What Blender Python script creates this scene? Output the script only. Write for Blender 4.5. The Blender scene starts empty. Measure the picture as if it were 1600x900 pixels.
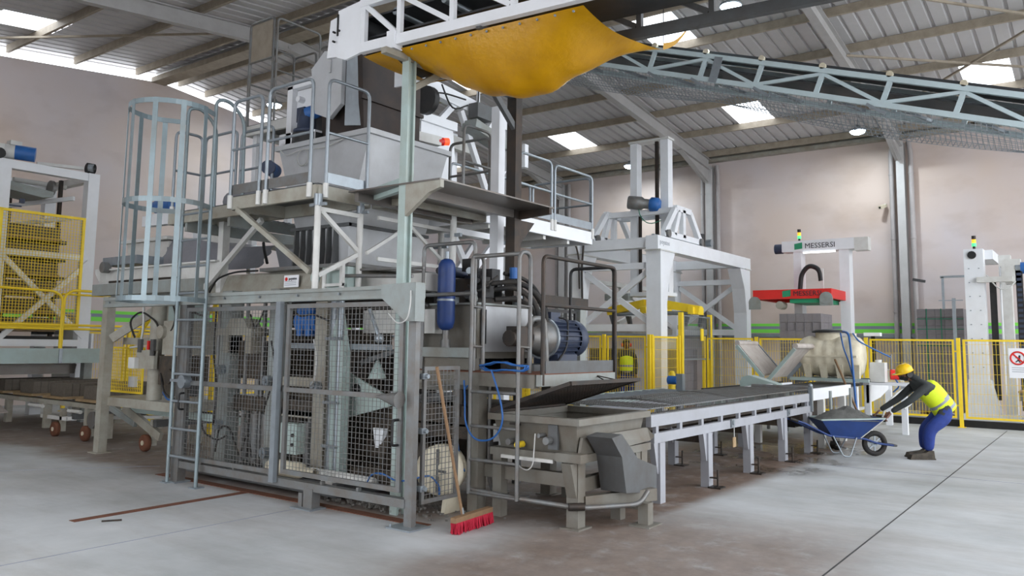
import bpy, math, random
from mathutils import Vector, Matrix
random.seed(7)
sc = bpy.context.scene
COL = sc.collection
V = Vector
# ---------------------------------------------------------------- camera
CAM_H = 1.6
yaw, pitch, roll = math.radians(36.4286), math.radians(6.1915), math.radians(0.7917)
cs, sn = math.cos, math.sin
fwd = V((cs(yaw)*cs(pitch), sn(yaw)*cs(pitch), sn(pitch)))
rgt = V((sn(yaw), -cs(yaw), 0)); upv = rgt.cross(fwd)
r2 = rgt*cs(roll) + upv*sn(roll); u2 = upv*cs(roll) - rgt*sn(roll)
cd = bpy.data.cameras.new('camera'); cam = bpy.data.objects.new('camera', cd); COL.objects.link(cam)
mw = Matrix((( r2.x, u2.x, -fwd.x, 0), (r2.y, u2.y, -fwd.y, 0), (r2.z, u2.z, -fwd.z, CAM_H), (0, 0, 0, 1)))
cam.matrix_world = mw
cd.sensor_width = 36; cd.lens = 1254.81*36/1600; cd.shift_y = -48.22/1600; cd.clip_end = 300; cd.clip_start = .05
sc.camera = cam
# ---------------------------------------------------------------- sky, exposure
w = bpy.data.worlds.new('overcast_sky'); sc.world = w; w.use_nodes = True
bg = w.node_tree.nodes['Background']; bg.inputs[0].default_value = (.90, .94, 1.0, 1); bg.inputs[1].default_value = 4.0
sc.view_settings.view_transform = 'Standard'; sc.view_settings.look = 'None'
sc.view_settings.gamma = 1; sc.view_settings.use_curve_mapping = False
sc.view_settings.exposure = 0.12
# ---------------------------------------------------------------- materials
def lin(c):
    r = []
    for v in c:
        v /= 255.0
        r.append(v/12.92 if v <= .04045 else ((v+.055)/1.055)**2.4)
    return r
MATS = {}
def mat(name, rgb, rough=.5, metal=0.0, dirt=.25, dirt_rgb=None, scale=6.0, bump=.0, spec=.4, alpha=None):
    m = bpy.data.materials.new(name); m.use_nodes = True; nt = m.node_tree; n = nt.nodes; L = nt.links
    b = n['Principled BSDF']; b.inputs['Roughness'].default_value = rough; b.inputs['Metallic'].default_value = metal
    b.inputs['Specular IOR Level'].default_value = spec
    c = lin(rgb)
    tc = n.new('ShaderNodeTexCoord'); nz = n.new('ShaderNodeTexNoise'); nz.inputs['Scale'].default_value = scale
    nz.inputs['Detail'].default_value = 6; nz.inputs['Roughness'].default_value = .65
    L.new(tc.outputs['Object'], nz.inputs['Vector'])
    rp = n.new('ShaderNodeValToRGB'); rp.color_ramp.elements[0].position = .38; rp.color_ramp.elements[1].position = .72
    d = lin(dirt_rgb) if dirt_rgb else [x*.45 for x in c]
    rp.color_ramp.elements[0].color = (*c, 1); rp.color_ramp.elements[1].color = (*[c[i]*(1-dirt)+d[i]*dirt for i in range(3)], 1)
    L.new(nz.outputs['Fac'], rp.inputs['Fac']); L.new(rp.outputs['Color'], b.inputs['Base Color'])
    if bump:
        n2 = n.new('ShaderNodeTexNoise'); n2.inputs['Scale'].default_value = scale*8; n2.inputs['Detail'].default_value = 4
        L.new(tc.outputs['Object'], n2.inputs['Vector'])
        bp = n.new('ShaderNodeBump'); bp.inputs['Strength'].default_value = bump; bp.inputs['Distance'].default_value = .02
        L.new(n2.outputs['Fac'], bp.inputs['Height']); L.new(bp.outputs['Normal'], b.inputs['Normal'])
    MATS[name] = m
    return m
def emis(name, rgb, st):
    m = bpy.data.materials.new(name); m.use_nodes = True; nt = m.node_tree
    b = nt.nodes['Principled BSDF']; b.inputs['Base Color'].default_value = (*lin(rgb), 1)
    b.inputs['Emission Color'].default_value = (*lin(rgb), 1); b.inputs['Emission Strength'].default_value = st
    MATS[name] = m
mat('grey', (142, 149, 147), .5, 0, .55, (112, 96, 76), 3)            # machine grey, dusty
mat('grey_dark', (92, 94, 95), .5, .2, .5, (70, 60, 50), 4)
mat('grey_green', (165, 182, 178), .45, 0, .35, (130, 120, 100), 3)
mat('beige', (160, 158, 147), .5, 0, .6, (112, 94, 72), 3)
mat('hopper', (190, 192, 194), .42, .25, .35, (140, 135, 130), 2.2)
mat('galv', (150, 158, 164), .38, .55, .3, (110, 110, 105), 8)
mat('galv_worn', (120, 122, 122), .45, .4, .5, (104, 84, 62), 7)
mat('cage', (132, 147, 152), .4, .35, .4, (108, 96, 80), 3)
mat('beige_shaded', (120, 118, 110), .5, .1, .6, (92, 76, 58), 3)  # darker copy of beige, shading around the feed box put into the colour
mat('conv_grey', (162, 164, 170), .42, .1, .3, (130, 126, 122), 3)
mat('chute_steel', (44, 38, 36), .5, .2, .6, (70, 54, 44), 4)
mat('truss_blue', (190, 206, 209), .42, .05, .25, (150, 155, 155), 3)
mat('white', (226, 228, 231), .4, 0, .14, (170, 165, 158), 3)
mat('white_old', (208, 208, 204), .45, 0, .35, (150, 140, 128), 3)
mat('black', (24, 25, 27), .5, 0, .4, (58, 52, 46), 6)
mat('rubber', (30, 30, 31), .7, 0, .5, (80, 72, 62), 8)
mat('dark_steel', (52, 50, 48), .5, .5, .6, (84, 66, 52), 5)
mat('greasy', (62, 57, 52), .55, .2, .7, (98, 84, 68), 9, .3)
mat('rust', (112, 70, 50), .8, 0, .6, (70, 46, 36), 10, .3)
mat('yellow', (246, 212, 48), .45, 0, .22, (180, 140, 40), 5)
mat('tarp', (226, 168, 16), .3, 0, .5, (160, 108, 10), 2.6, .25, .55)
mat('blue', (36, 62, 118), .4, 0, .35, (40, 44, 56), 6)
mat('motor_blue', (44, 100, 168), .42, 0, .3, (50, 60, 80), 8)
mat('motor_navy', (50, 60, 82), .45, 0, .4, (60, 58, 58), 9)
mat('hose_blue', (38, 94, 160), .45, 0, .2, None, 6)
mat('red', (214, 44, 38), .42, 0, .2, (150, 50, 40), 5)
mat('broom_red', (176, 26, 52), .8, 0, .3, (110, 20, 40), 30)
mat('wood', (132, 104, 76), .7, 0, .5, (104, 78, 54), 12, .2)
mat('board', (158, 134, 100), .75, 0, .5, (104, 82, 58), 9, .2)
mat('concrete_block', (108, 101, 92), .92, 0, .5, (84, 76, 67), 22, .5, .2)
mat('block_grey', (132, 127, 129), .92, 0, .4, (120, 115, 116), 20, .4, .2)
mat('block_strap', (40, 120, 92), .5, 0, .1)
mat('wet_concrete', (112, 112, 108), .8, 0, .6, (78, 78, 74), 14, .8)
mat('cream', (214, 206, 184), .5, 0, .5, (150, 132, 100), 3.5, .1)
mat('belt', (186, 178, 170), .7, 0, .5, (150, 130, 116), 6)
mat('belt_dark', (44, 46, 49), .55, 0, .4, (70, 70, 70), 5)
mat('green_mark', (40, 140, 100), .5, 0, .1)
mat('text_dark', (40, 44, 50), .5, 0, .05)
mat('text_grey', (160, 164, 170), .5, 0, .05)
mat('skin', (112, 78, 60), .55, 0, .2, None, 10)
mat('hivis', (206, 224, 30), .6, 0, .2, (170, 180, 40), 8, .15)
mat('reflective', (128, 132, 140), .35, .2, .15)
mat('denim', (34, 56, 128), .75, 0, .45, (22, 36, 84), 9, .3)
mat('jacket', (54, 58, 58), .8, 0, .4, (36, 38, 38), 9, .3)
mat('boot', (60, 54, 46), .75, 0, .5, (110, 100, 86), 9, .2)
mat('helmet', (232, 190, 30), .3, 0, .15)
mat('cable', (196, 196, 192), .5, 0, .2)
mat('tarp_grey', (128, 128, 134), .38, .1, .35, (90, 90, 94), 2.5, .12)
mat('sheet_steel', (112, 108, 104), .32, .5, .5, (98, 82, 70), 3)
mat('gravel', (150, 146, 140), .9, 0, .6, (96, 90, 84), 30, .8)
mat('purlin', (164, 153, 136), .55, .2, .4, (96, 86, 74), 5)
mat('rafter', (168, 166, 164), .5, .1, .3, (130, 126, 120), 3)
mat('pipe', (168, 162, 160), .5, 0, .3, None, 3)
mat('col_wall', (186, 184, 182), .5, 0, .2, None, 3)
mat('stripe_green', (128, 222, 82), .6, 0, .08, None, 3)
mat('stripe_grey', (132, 136, 150), .6, 0, .08, None, 3)
mat('sign_white', (238, 238, 240), .4, 0, .03)
emis('lamp_on', (214, 238, 255), 30)
emis('beacon_red', (255, 60, 30), 2.5); emis('beacon_green', (70, 230, 120), 1.6); emis('beacon_amber', (250, 170, 40), 1.2); emis('tube_on', (245, 250, 255), 3)
def tarp_mat():
    m = MATS['tarp']; n = m.node_tree.nodes; L = m.node_tree.links; b = n['Principled BSDF']; t = n.new('ShaderNodeBsdfTranslucent'); mx = n.new('ShaderNodeMixShader'); mx.inputs[0].default_value = .35
    t.inputs[0].default_value = (*lin((232, 170, 20)), 1); L.new(b.outputs[0], mx.inputs[1]); L.new(t.outputs[0], mx.inputs[2]); L.new(mx.outputs[0], n['Material Output'].inputs[0])
tarp_mat()
# roof sheet: light galvanised underside
mat('roof_sheet', (192, 190, 190), .5, .15, .22, (150, 146, 142), 1.5)
# wall plaster: peach to lilac with stains
def wall_mat():
    m = bpy.data.materials.new('wall_plaster'); m.use_nodes = True; n = m.node_tree.nodes; L = m.node_tree.links
    b = n['Principled BSDF']; b.inputs['Roughness'].default_value = .85; b.inputs['Specular IOR Level'].default_value = .2
    tc = n.new('ShaderNodeTexCoord')
    a = n.new('ShaderNodeTexNoise'); a.inputs['Scale'].default_value = .28; a.inputs['Detail'].default_value = 5
    L.new(tc.outputs['Object'], a.inputs['Vector'])
    r = n.new('ShaderNodeValToRGB'); r.color_ramp.elements[0].position = .28; r.color_ramp.elements[1].position = .62
    r.color_ramp.elements[0].color = (*lin((200, 194, 198)), 1); r.color_ramp.elements[1].color = (*lin((203, 186, 175)), 1)
    L.new(a.outputs['Fac'], r.inputs['Fac'])
    mp = n.new('ShaderNodeMapping'); mp.inputs['Scale'].default_value = (.45, .45, .8); L.new(tc.outputs['Object'], mp.inputs['Vector'])
    c = n.new('ShaderNodeTexNoise'); c.inputs['Scale'].default_value = 1.6; c.inputs['Detail'].default_value = 8
    L.new(mp.outputs['Vector'], c.inputs['Vector'])
    r3 = n.new('ShaderNodeValToRGB'); r3.color_ramp.elements[0].position = .5; r3.color_ramp.elements[1].position = .8
    r3.color_ramp.elements[0].color = (1, 1, 1, 1); r3.color_ramp.elements[1].color = (.82, .79, .76, 1)
    L.new(c.outputs['Fac'], r3.inputs['Fac'])
    mx = n.new('ShaderNodeMix'); mx.data_type = 'RGBA'; mx.blend_type = 'MULTIPLY'; mx.inputs['Factor'].default_value = 1
    L.new(r.outputs['Color'], mx.inputs['A']); L.new(r3.outputs['Color'], mx.inputs['B']); L.new(mx.outputs['Result'], b.inputs['Base Color'])
    MATS['wall'] = m
wall_mat()
def floor_mat():
    m = bpy.data.materials.new('floor_concrete'); m.use_nodes = True; n = m.node_tree.nodes; L = m.node_tree.links
    b = n['Principled BSDF']; b.inputs['Specular IOR Level'].default_value = .35
    tc = n.new('ShaderNodeTexCoord'); sx = n.new('ShaderNodeSeparateXYZ'); L.new(tc.outputs['Object'], sx.inputs[0])
    def noise(s, d=6, r=.6, stretch=None, dist=0):
        q = n.new('ShaderNodeTexNoise'); q.inputs['Scale'].default_value = s; q.inputs['Detail'].default_value = d; q.inputs['Roughness'].default_value = r
        q.inputs['Distortion'].default_value = dist
        if stretch:
            mp = n.new('ShaderNodeMapping'); mp.inputs['Scale'].default_value = stretch; mp.inputs['Rotation'].default_value = (0, 0, .5)
            L.new(tc.outputs['Object'], mp.inputs['Vector']); L.new(mp.outputs['Vector'], q.inputs['Vector'])
        else: L.new(tc.outputs['Object'], q.inputs['Vector'])
        return q.outputs['Fac']
    def ramp(f, p0, p1, c0, c1):
        r = n.new('ShaderNodeValToRGB'); r.color_ramp.elements[0].position = p0; r.color_ramp.elements[1].position = p1
        r.color_ramp.elements[0].color = (*c0, 1); r.color_ramp.elements[1].color = (*c1, 1); L.new(f, r.inputs['Fac']); return r.outputs['Color']
    def mth(op, a, c=None, clamp=False):
        q = n.new('ShaderNodeMath'); q.operation = op; q.use_clamp = clamp
        for i, v in enumerate((a, c)):
            if v is None: continue
            if isinstance(v, (int, float)): q.inputs[i].default_value = v
            else: L.new(v, q.inputs[i])
        return q.outputs[0]
    def sstep(v, a, c):
        q = n.new('ShaderNodeMapRange'); q.interpolation_type = 'SMOOTHSTEP'; L.new(v, q.inputs[0]); q.inputs[1].default_value = a; q.inputs[2].default_value = c; return q.outputs[0]
    def mix(f, a, c):
        q = n.new('ShaderNodeMix'); q.data_type = 'RGBA'; L.new(f, q.inputs['Factor']); L.new(a, q.inputs['A'])
        if isinstance(c, tuple): q.inputs['B'].default_value = (*c, 1)
        else: L.new(c, q.inputs['B'])
        return q.outputs['Result']
    base = ramp(noise(.7, 8, .62), .3, .72, lin((162, 165, 165)), lin((196, 198, 199)))
    base2 = ramp(noise(1.1, 9, .72, (1, .25, 1)), .42, .72, (1, 1, 1), (.66, .61, .56))
    mm = n.new('ShaderNodeMix'); mm.data_type = 'RGBA'; mm.blend_type = 'MULTIPLY'; mm.inputs['Factor'].default_value = .8
    L.new(base, mm.inputs['A']); L.new(base2, mm.inputs['B']); col = mm.outputs['Result']
    x, y = sx.outputs[0], sx.outputs[1]
    wob = mth('MULTIPLY', mth('SUBTRACT', noise(.9, 5), .5), 1.3); wob2 = mth('MULTIPLY', mth('SUBTRACT', noise(2.5, 4), .5), .5)
    yw = mth('ADD', y, mth('MULTIPLY', wob2, .35)); xw = mth('ADD', x, wob)
    # red-brown dust strip below the mesh conveyor and the feed box
    m1 = mth('MULTIPLY', mth('MULTIPLY', sstep(yw, 3.3, 3.62), mth('SUBTRACT', 1, sstep(yw, 5.2, 6.2))), mth('MULTIPLY', sstep(xw, 5.2, 6.4), mth('SUBTRACT', 1, sstep(xw, 14.2, 16))))
    # trodden brown patch in the foreground
    y2 = mth('ADD', y, wob); m2 = mth('MULTIPLY', mth('MULTIPLY', sstep(y2, .9, 2.3), mth('SUBTRACT', 1, sstep(y2, 3.6, 4.6))), mth('MULTIPLY', sstep(xw, 2.6, 4.6), mth('SUBTRACT', 1, sstep(xw, 6.2, 8.6))))
    m3 = mth('MULTIPLY', mth('MULTIPLY', sstep(xw, 5.1, 5.7), mth('SUBTRACT', 1, sstep(xw, 8.5, 10))), mth('MULTIPLY', sstep(y, 4.6, 5.2), mth('SUBTRACT', 1, sstep(y, 17, 19))))
    dirt = mth('MULTIPLY', mth('MAXIMUM', mth('MULTIPLY', m1, .95), mth('MAXIMUM', mth('MULTIPLY', m2, .8), mth('MULTIPLY', m3, .8))), sstep(noise(3.2, 8, .7), .12, .52), True)
    brown = ramp(noise(5, 6, .7), .35, .7, lin((100, 80, 67)), lin((130, 109, 94)))
    col = mix(dirt, col, brown)
    wet = mth('MULTIPLY', mth('MULTIPLY', sstep(x, 9.8, 11), mth('SUBTRACT', 1, sstep(x, 13.5, 15))), mth('MULTIPLY', sstep(y2, 2.5, 3.2), mth('SUBTRACT', 1, sstep(yw, 5, 6))))
    wet = mth('MULTIPLY', wet, sstep(noise(1.1, 6, .6), .42, .55))
    wetc = n.new('ShaderNodeMix'); wetc.data_type = 'RGBA'; wetc.blend_type = 'MULTIPLY'; L.new(wet, wetc.inputs['Factor']); L.new(col, wetc.inputs['A']); wetc.inputs['B'].default_value = (.62, .6, .58, 1)
    L.new(wetc.outputs['Result'], b.inputs['Base Color'])
    rg = mth('SUBTRACT', mth('ADD', .42, mth('MULTIPLY', noise(2.2, 6), .3)), mth('MULTIPLY', wet, .38)); L.new(rg, b.inputs['Roughness'])
    bp = n.new('ShaderNodeBump'); bp.inputs['Strength'].default_value = .12; bp.inputs['Distance'].default_value = .01; L.new(noise(14, 6), bp.inputs['Height']); L.new(bp.outputs['Normal'], b.inputs['Normal'])
    MATS['floor'] = m
floor_mat()
def glass_mat():
    m = bpy.data.materials.new('skylight_sheet'); m.use_nodes = True; n = m.node_tree.nodes; L = m.node_tree.links
    n.remove(n['Principled BSDF']); t = n.new('ShaderNodeBsdfTransparent'); t.inputs[0].default_value = (.96, .98, 1, 1)
    d = n.new('ShaderNodeBsdfTranslucent'); d.inputs[0].default_value = (.95, .96, .98, 1); mx = n.new('ShaderNodeMixShader'); mx.inputs[0].default_value = .25
    L.new(t.outputs[0], mx.inputs[1]); L.new(d.outputs[0], mx.inputs[2]); L.new(mx.outputs[0], n['Material Output'].inputs[0])
    MATS['skylight'] = m
    m = bpy.data.materials.new('clear_panel'); m.use_nodes = True; n = m.node_tree.nodes; L = m.node_tree.links
    n.remove(n['Principled BSDF']); t = n.new('ShaderNodeBsdfTransparent'); t.inputs[0].default_value = (.9, .93, .94, 1)
    d = n.new('ShaderNodeBsdfGlossy'); d.inputs[1].default_value = .15; mx = n.new('ShaderNodeMixShader'); mx.inputs[0].default_value = .1
    L.new(t.outputs[0], mx.inputs[1]); L.new(d.outputs[0], mx.inputs[2]); L.new(mx.outputs[0], n['Material Output'].inputs[0])
    MATS['clear'] = m
glass_mat()
# ---------------------------------------------------------------- mesh builder
class M:
    def __init__(s): s.v = []; s.f = []; s.sm = []
    def _add(s, vs, fs, smooth=False):
        o = len(s.v); s.v += [tuple(p) for p in vs]
        for f in fs: s.f.append([i+o for i in f]); s.sm.append(smooth)
        return s
    def box(s, x0, x1, y0, y1, z0, z1):
        vs = [(x, y, z) for x in (x0, x1) for y in (y0, y1) for z in (z0, z1)]
        return s._add(vs, [(0, 1, 3, 2), (4, 6, 7, 5), (0, 4, 5, 1), (2, 3, 7, 6), (0, 2, 6, 4), (1, 5, 7, 3)])
    def bar(s, p, q, w, h=None, up=(0, 0, 1)):
        p, q = V(p), V(q); h = h or w; d = (q-p).normalized(); u = V(up)
        if abs(d.dot(u)) > .98: u = V((1, 0, 0))
        a = d.cross(u).normalized(); b = a.cross(d).normalized()
        vs = [e + a*i*w/2 + b*j*h/2 for e in (p, q) for i, j in ((-1, -1), (1, -1), (1, 1), (-1, 1))]
        return s._add(vs, [(3, 2, 1, 0), (4, 5, 6, 7), (0, 1, 5, 4), (1, 2, 6, 5), (2, 3, 7, 6), (3, 0, 4, 7)])
    def ang(s, p, q, w, t, side=(1, 0, 0), up=(0, 0, 1)):   # L-angle bar
        p, q = V(p), V(q); a = V(side); b = V(up)
        s.bar(p + a*w/2, q + a*w/2, w, t, up) if abs(a.dot(V(up))) < .5 else None
        s.bar(p + b*w/2, q + b*w/2, t, w, up); return s
    def ibeam(s, p, q, w, h, t=.02, up=(0, 0, 1)):
        p, q = V(p), V(q); d = (q-p).normalized(); u = V(up)
        if abs(d.dot(u)) > .98: u = V((1, 0, 0))
        a = d.cross(u).normalized(); b = a.cross(d).normalized()
        s.bar(p+b*(h/2-t/2), q+b*(h/2-t/2), w, t, up); s.bar(p-b*(h/2-t/2), q-b*(h/2-t/2), w, t, up); s.bar(p, q, t, h-2*t, up); return s
    def tube(s, pts, r, n=8, fillet=0, fs=4, closed=False, cap=True):
        P = [V(p) for p in pts]
        if fillet:
            Q = [P[0]]
            for i in range(1, len(P)-1):
                a, b, c = P[i-1], P[i], P[i+1]; k = min(fillet, (a-b).length*.49, (c-b).length*.49)
                s0 = b + (a-b).normalized()*k; s1 = b + (c-b).normalized()*k
                for j in range(fs+1):
                    t = j/fs; Q.append(s0*(1-t)**2 + b*2*t*(1-t) + s1*t*t)
            Q.append(P[-1]); P = Q
        N = len(P); rings = []; prev = None
        for i in range(N):
            if closed: d = P[(i+1) % N] - P[i-1]
            else: d = P[min(i+1, N-1)] - P[max(i-1, 0)]
            d = d.normalized()
            if prev is None:
                u = V((0, 0, 1)) if abs(d.z) < .9 else V((1, 0, 0)); a = d.cross(u).normalized()
            else: a = (prev - d*prev.dot(d)).normalized()
            prev = a; b = d.cross(a); rr = r[i] if isinstance(r, (list, tuple)) else r
            rings.append([P[i] + a*math.cos(6.28318*k/n)*rr + b*math.sin(6.28318*k/n)*rr for k in range(n)])
        vs = [p for g in rings for p in g]; fs_ = []
        for i in range(N if closed else N-1):
            j = (i+1) % N
            for k in range(n): fs_.append((i*n+k, i*n+(k+1) % n, j*n+(k+1) % n, j*n+k))
        s._add(vs, fs_, True)
        if cap and not closed:
            s._add(rings[0], [tuple(range(n))[::-1]]); s._add(rings[-1], [tuple(range(n))])
        return s
    def cyl(s, p, q, r, n=16, r2=None): return s.tube([p, q], [r, r if r2 is None else r2], n)
    def lathe(s, prof, c, ax=(0, 0, 1), n=20):      # prof: (radius, height along axis)
        c = V(c); ax = V(ax).normalized(); u = V((0, 0, 1)) if abs(ax.z) < .9 else V((1, 0, 0)); a = ax.cross(u).normalized(); b = ax.cross(a)
        vs = [c + ax*h + (a*math.cos(6.28318*k/n) + b*math.sin(6.28318*k/n))*max(r, 1e-4) for r, h in prof for k in range(n)]
        fs = [(i*n+k, (i+1)*n+k, (i+1)*n+(k+1) % n, i*n+(k+1) % n) for i in range(len(prof)-1) for k in range(n)]
        return s._add(vs, fs, True)
    def prism(s, poly, vec):
        P = [V(p) for p in poly]; d = V(vec); n = len(P)
        return s._add(P + [p+d for p in P], [tuple(range(n))[::-1], tuple(range(n, 2*n))] + [(i, (i+1) % n, n+(i+1) % n, n+i) for i in range(n)])
    def loft(s, a, b, cap=True):                    # two equal-length closed outlines
        n = len(a); fs = [(i, (i+1) % n, n+(i+1) % n, n+i) for i in range(n)]
        if cap: fs += [tuple(range(n))[::-1], tuple(range(n, 2*n))]
        return s._add(list(a)+list(b), fs)
    def sph(s, c, r, n=14, m=8, sc3=(1, 1, 1)):
        c = V(c); vs = []; fs = []
        for i in range(m+1):
            th = math.pi*i/m
            for k in range(n): vs.append(c + V((math.sin(th)*math.cos(6.28318*k/n)*r*sc3[0], math.sin(th)*math.sin(6.28318*k/n)*r*sc3[1], math.cos(th)*r*sc3[2])))
        for i in range(m):
            for k in range(n): fs.append((i*n+k, (i+1)*n+k, (i+1)*n+(k+1) % n, i*n+(k+1) % n))
        return s._add(vs, fs, True)
    def grid(s, o, u, v, su, sv, r, u0=0, v0=0):    # wire mesh: o corner, u/v edge vectors, spacings
        o, u, v = V(o), V(u), V(v); lu, lv = u.length, v.length; du, dv = u/lu, v/lv
        k = u0 or su/2
        while k < lu: s.bar(o+du*k, o+du*k+v, r*2, r*2, du.cross(dv)); k += su
        k = v0 or sv/2
        while k < lv: s.bar(o+dv*k, o+dv*k+u, r*2, r*2, du.cross(dv)); k += sv
        return s
    def surf(s, G, thick=None):                     # grid of points G[i][j]
        a = len(G); b = len(G[0]); return s._add([p for g in G for p in g], [(i*b+j, i*b+j+1, (i+1)*b+j+1, (i+1)*b+j) for i in range(a-1) for j in range(b-1)], True)
    def rframe(s, p, u, v, w, d):                   # rectangular frame of square bars, corner p, edges u,v
        p, u, v = V(p), V(u), V(v); nn = u.cross(v).normalized()
        du, dv = u.normalized()*w/2, v.normalized()*w/2
        s.bar(p+dv, p+u+dv, d, w, v); s.bar(p+v-dv, p+u+v-dv, d, w, v); s.bar(p+du+dv*2, p+v+du-dv*2, w, d, nn); s.bar(p+u-du+dv*2, p+u+v-du-dv*2, w, d, nn); return s
    def loop(s, a, b, z0, z1, r=.02, mid=True, fil=.09):    # guard-rail hoop between posts a and b
        s.tube([(a[0], a[1], z0), (a[0], a[1], z1), (b[0], b[1], z1), (b[0], b[1], z0)], r, 8, fil)
        if mid: s.tube([(a[0], a[1], (z0+z1)/2+.03), (b[0], b[1], (z0+z1)/2+.03)], r*.85, 8)
        return s
    def mesh(s, name, org=(0, 0, 0)):
        me = bpy.data.meshes.new(name); o = V(org); me.from_pydata([V(p)-o for p in s.v], [], s.f)
        me.polygons.foreach_set('use_smooth', s.sm); me.update(); return me
def mobj(name, me, mt, parent=None):
    if mt and not me.materials: me.materials.append(MATS[mt])
    o = bpy.data.objects.new(name, me); COL.objects.link(o)
    if parent: o.parent = parent
    return o
class T:
    """a thing: an Empty at its base that parents its parts"""
    def __init__(s, name, label, cat, loc=(0, 0, 0), group=None):
        s.loc = V(loc); s.o = bpy.data.objects.new(name, None); s.o.empty_display_size = .1; COL.objects.link(s.o); s.o.location = loc
        s.o['label'] = label; s.o['category'] = cat
        if group: s.o['group'] = group
    def add(s, name, mt, m, parent=None, stuff=False, label=None):
        o = mobj(name, m.mesh(name, s.loc), mt, parent or s.o)
        if stuff: o['kind'] = 'stuff'
        if label: o['label'] = label
        return o
    def inst(s, name, me, mt, at=(0, 0, 0), parent=None):      # shares mesh data
        o = mobj(name, me, mt, parent or s.o); o.location = V(at) - s.loc if not parent else at; return o
def single(name, mt, m, label, cat, loc=(0, 0, 0), group=None):
    o = mobj(name, m.mesh(name, loc), mt); o.location = loc; o['label'] = label; o['category'] = cat
    if group: o['group'] = group
    return o
def struct(name, mt, m, parent=None):
    o = mobj(name, m.mesh(name), mt, parent)
    if not parent: o['kind'] = 'structure'
    return o
def text(t, name, body, mt, org, ux, uy, size, parent=None, bold=.0):
    cu = bpy.data.curves.new(name, 'FONT'); cu.body = body; cu.size = size; cu.extrude = .002; cu.offset = bold; cu.resolution_u = 2
    tmp = bpy.data.objects.new(name, cu); COL.objects.link(tmp)
    me = bpy.data.meshes.new_from_object(tmp); bpy.data.objects.remove(tmp)
    ux, uy = V(ux).normalized(), V(uy).normalized(); nz = ux.cross(uy)
    o = V(org) - t.loc
    mtx = Matrix(((ux.x, uy.x, nz.x, o.x), (ux.y, uy.y, nz.y, o.y), (ux.z, uy.z, nz.z, o.z), (0, 0, 0, 1)))
    me.transform(mtx); me.materials.clear()
    return mobj(name, me, mt, parent or t.o)
# ================================================================ the hall
EAVE_X, RX, RZ, SL, GY = 24.0, 11.7, 9.03, .112, 20.9
def roof_z(x): return RZ - SL*abs(x-RX)
fl = struct('floor', 'floor', M().box(-14, 24.0, -16, 20.9, -.2, 0))
def strip(name, mt, p, q, wd, h=.002, z=0):
    struct(name, mt, M().bar((p[0], p[1], z+h/2), (q[0], q[1], z+h/2), wd, h), None)
strip('trim_1', 'black', (2, 1.703), (19.2, 1.703), .013)
strip('trim_2', 'stripe_grey', (11.7, -6), (11.74, 3.3), .012)
strip('trim_3', 'stripe_grey', (4.2, 10.9), (5.77, 9.78), .012)
strip('trim_4', 'rust', (3.57, 7.40), (5.5, 7.44), .10, .004)
strip('trim_5', 'rust', (5.43, 4.9), (5.43, 9.2), .12, .006)
strip('trim_6', 'stripe_grey', (2.2, 6.35), (5.2, 6.35), .010)
# --- walls
wb = struct('wall_back', 'wall', M().box(24.0, 24.2, -6, 21.1, 0, 7.42))
g = [(-6, GY, 0), (24, GY, 0), (24, GY, roof_z(24)-.27), (RX, GY, RZ-.30), (-6, GY, roof_z(-6)-.27)]
wl = struct('wall_left', 'wall', M().prism(g, (0, .2, 0)))
wf_ = struct('wall_front', 'wall', M().box(-1.2, -1.0, -6, 3.5, 0, 7.5).box(-1.2, -1.0, 10.5, 21.1, 0, 7.5).box(-1.2, -1.0, 3.5, 10.5, 4.6, 7.5))
for z0, z1, mt in ((2.24, 2.32, 'stripe_green'), (2.155, 2.24, 'stripe_grey'), (2.045, 2.155, 'stripe_green')):
    struct('painted_stripe', mt, M().box(23.994, 24.0, -6, 20.9, z0, z1), wb)
    struct('painted_stripe', mt, M().box(-6, 24.0, 20.894, 20.9, z0, z1), wl)
struct('cable_tray', 'galv', M().box(23.86, 24.0, -6, 20.8, 1.92, 2.02), wb)
struct('cable_tray', 'galv', M().box(6, 23.9, 20.78, 20.9, 1.80, 1.88), wl)
FR = (15.36, 9.84, 4.31, -1.2)
for y in FR:
    struct('column', 'col_wall', M().ibeam((23.84, y, 0), (23.84, y, 7.3), .2, .26, .02, (1, 0, 0)).box(23.76, 23.8, y-.09, y+.09, 0, 7.2), wb)
    for dy, r in ((.25, .065), (-.25, .065)):
        m = M().tube([(23.85, y+dy, .1), (23.85, y+dy, 7.0), (23.9, y+dy*.8, 7.3)], r, 10)
        for z in (2.6, 4.6, 6.4): m.cyl((23.85, y+dy, z), (23.85, y+dy, z+.04), r+.012, 10)
        struct('downpipe', 'pipe', m, wb)
struct('eave_rail', 'beige', M().box(23.75, 24.0, -6, 20.9, 7.42, 7.52).box(23.94, 24.05, -6, 20.9, 7.52, 7.64), wb)
struct('window_pane', 'sign_white', M().box(23.97, 24.0, -.9, 1.25, 2.75, 3.45), wb)
struct('window_pane', 'sign_white', M().box(23.97, 24.0, 12.1, 13.2, 2.75, 3.3), wb)
cc = T('security_camera', 'small white security camera on the back wall beside the column by the right downpipe', 'camera', (23.9, 4.75, 5.55))
cc.add('bracket', 'white', M().bar((23.99, 4.75, 5.62), (23.85, 4.75, 5.6), .04)); cc.add('body', 'cream', M().bar((23.9, 4.75, 5.58), (23.68, 4.85, 5.5), .1, .09)); cc.add('lens', 'black', M().cyl((23.69, 4.845, 5.503), (23.67, 4.855, 5.497), .03, 10))
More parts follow.
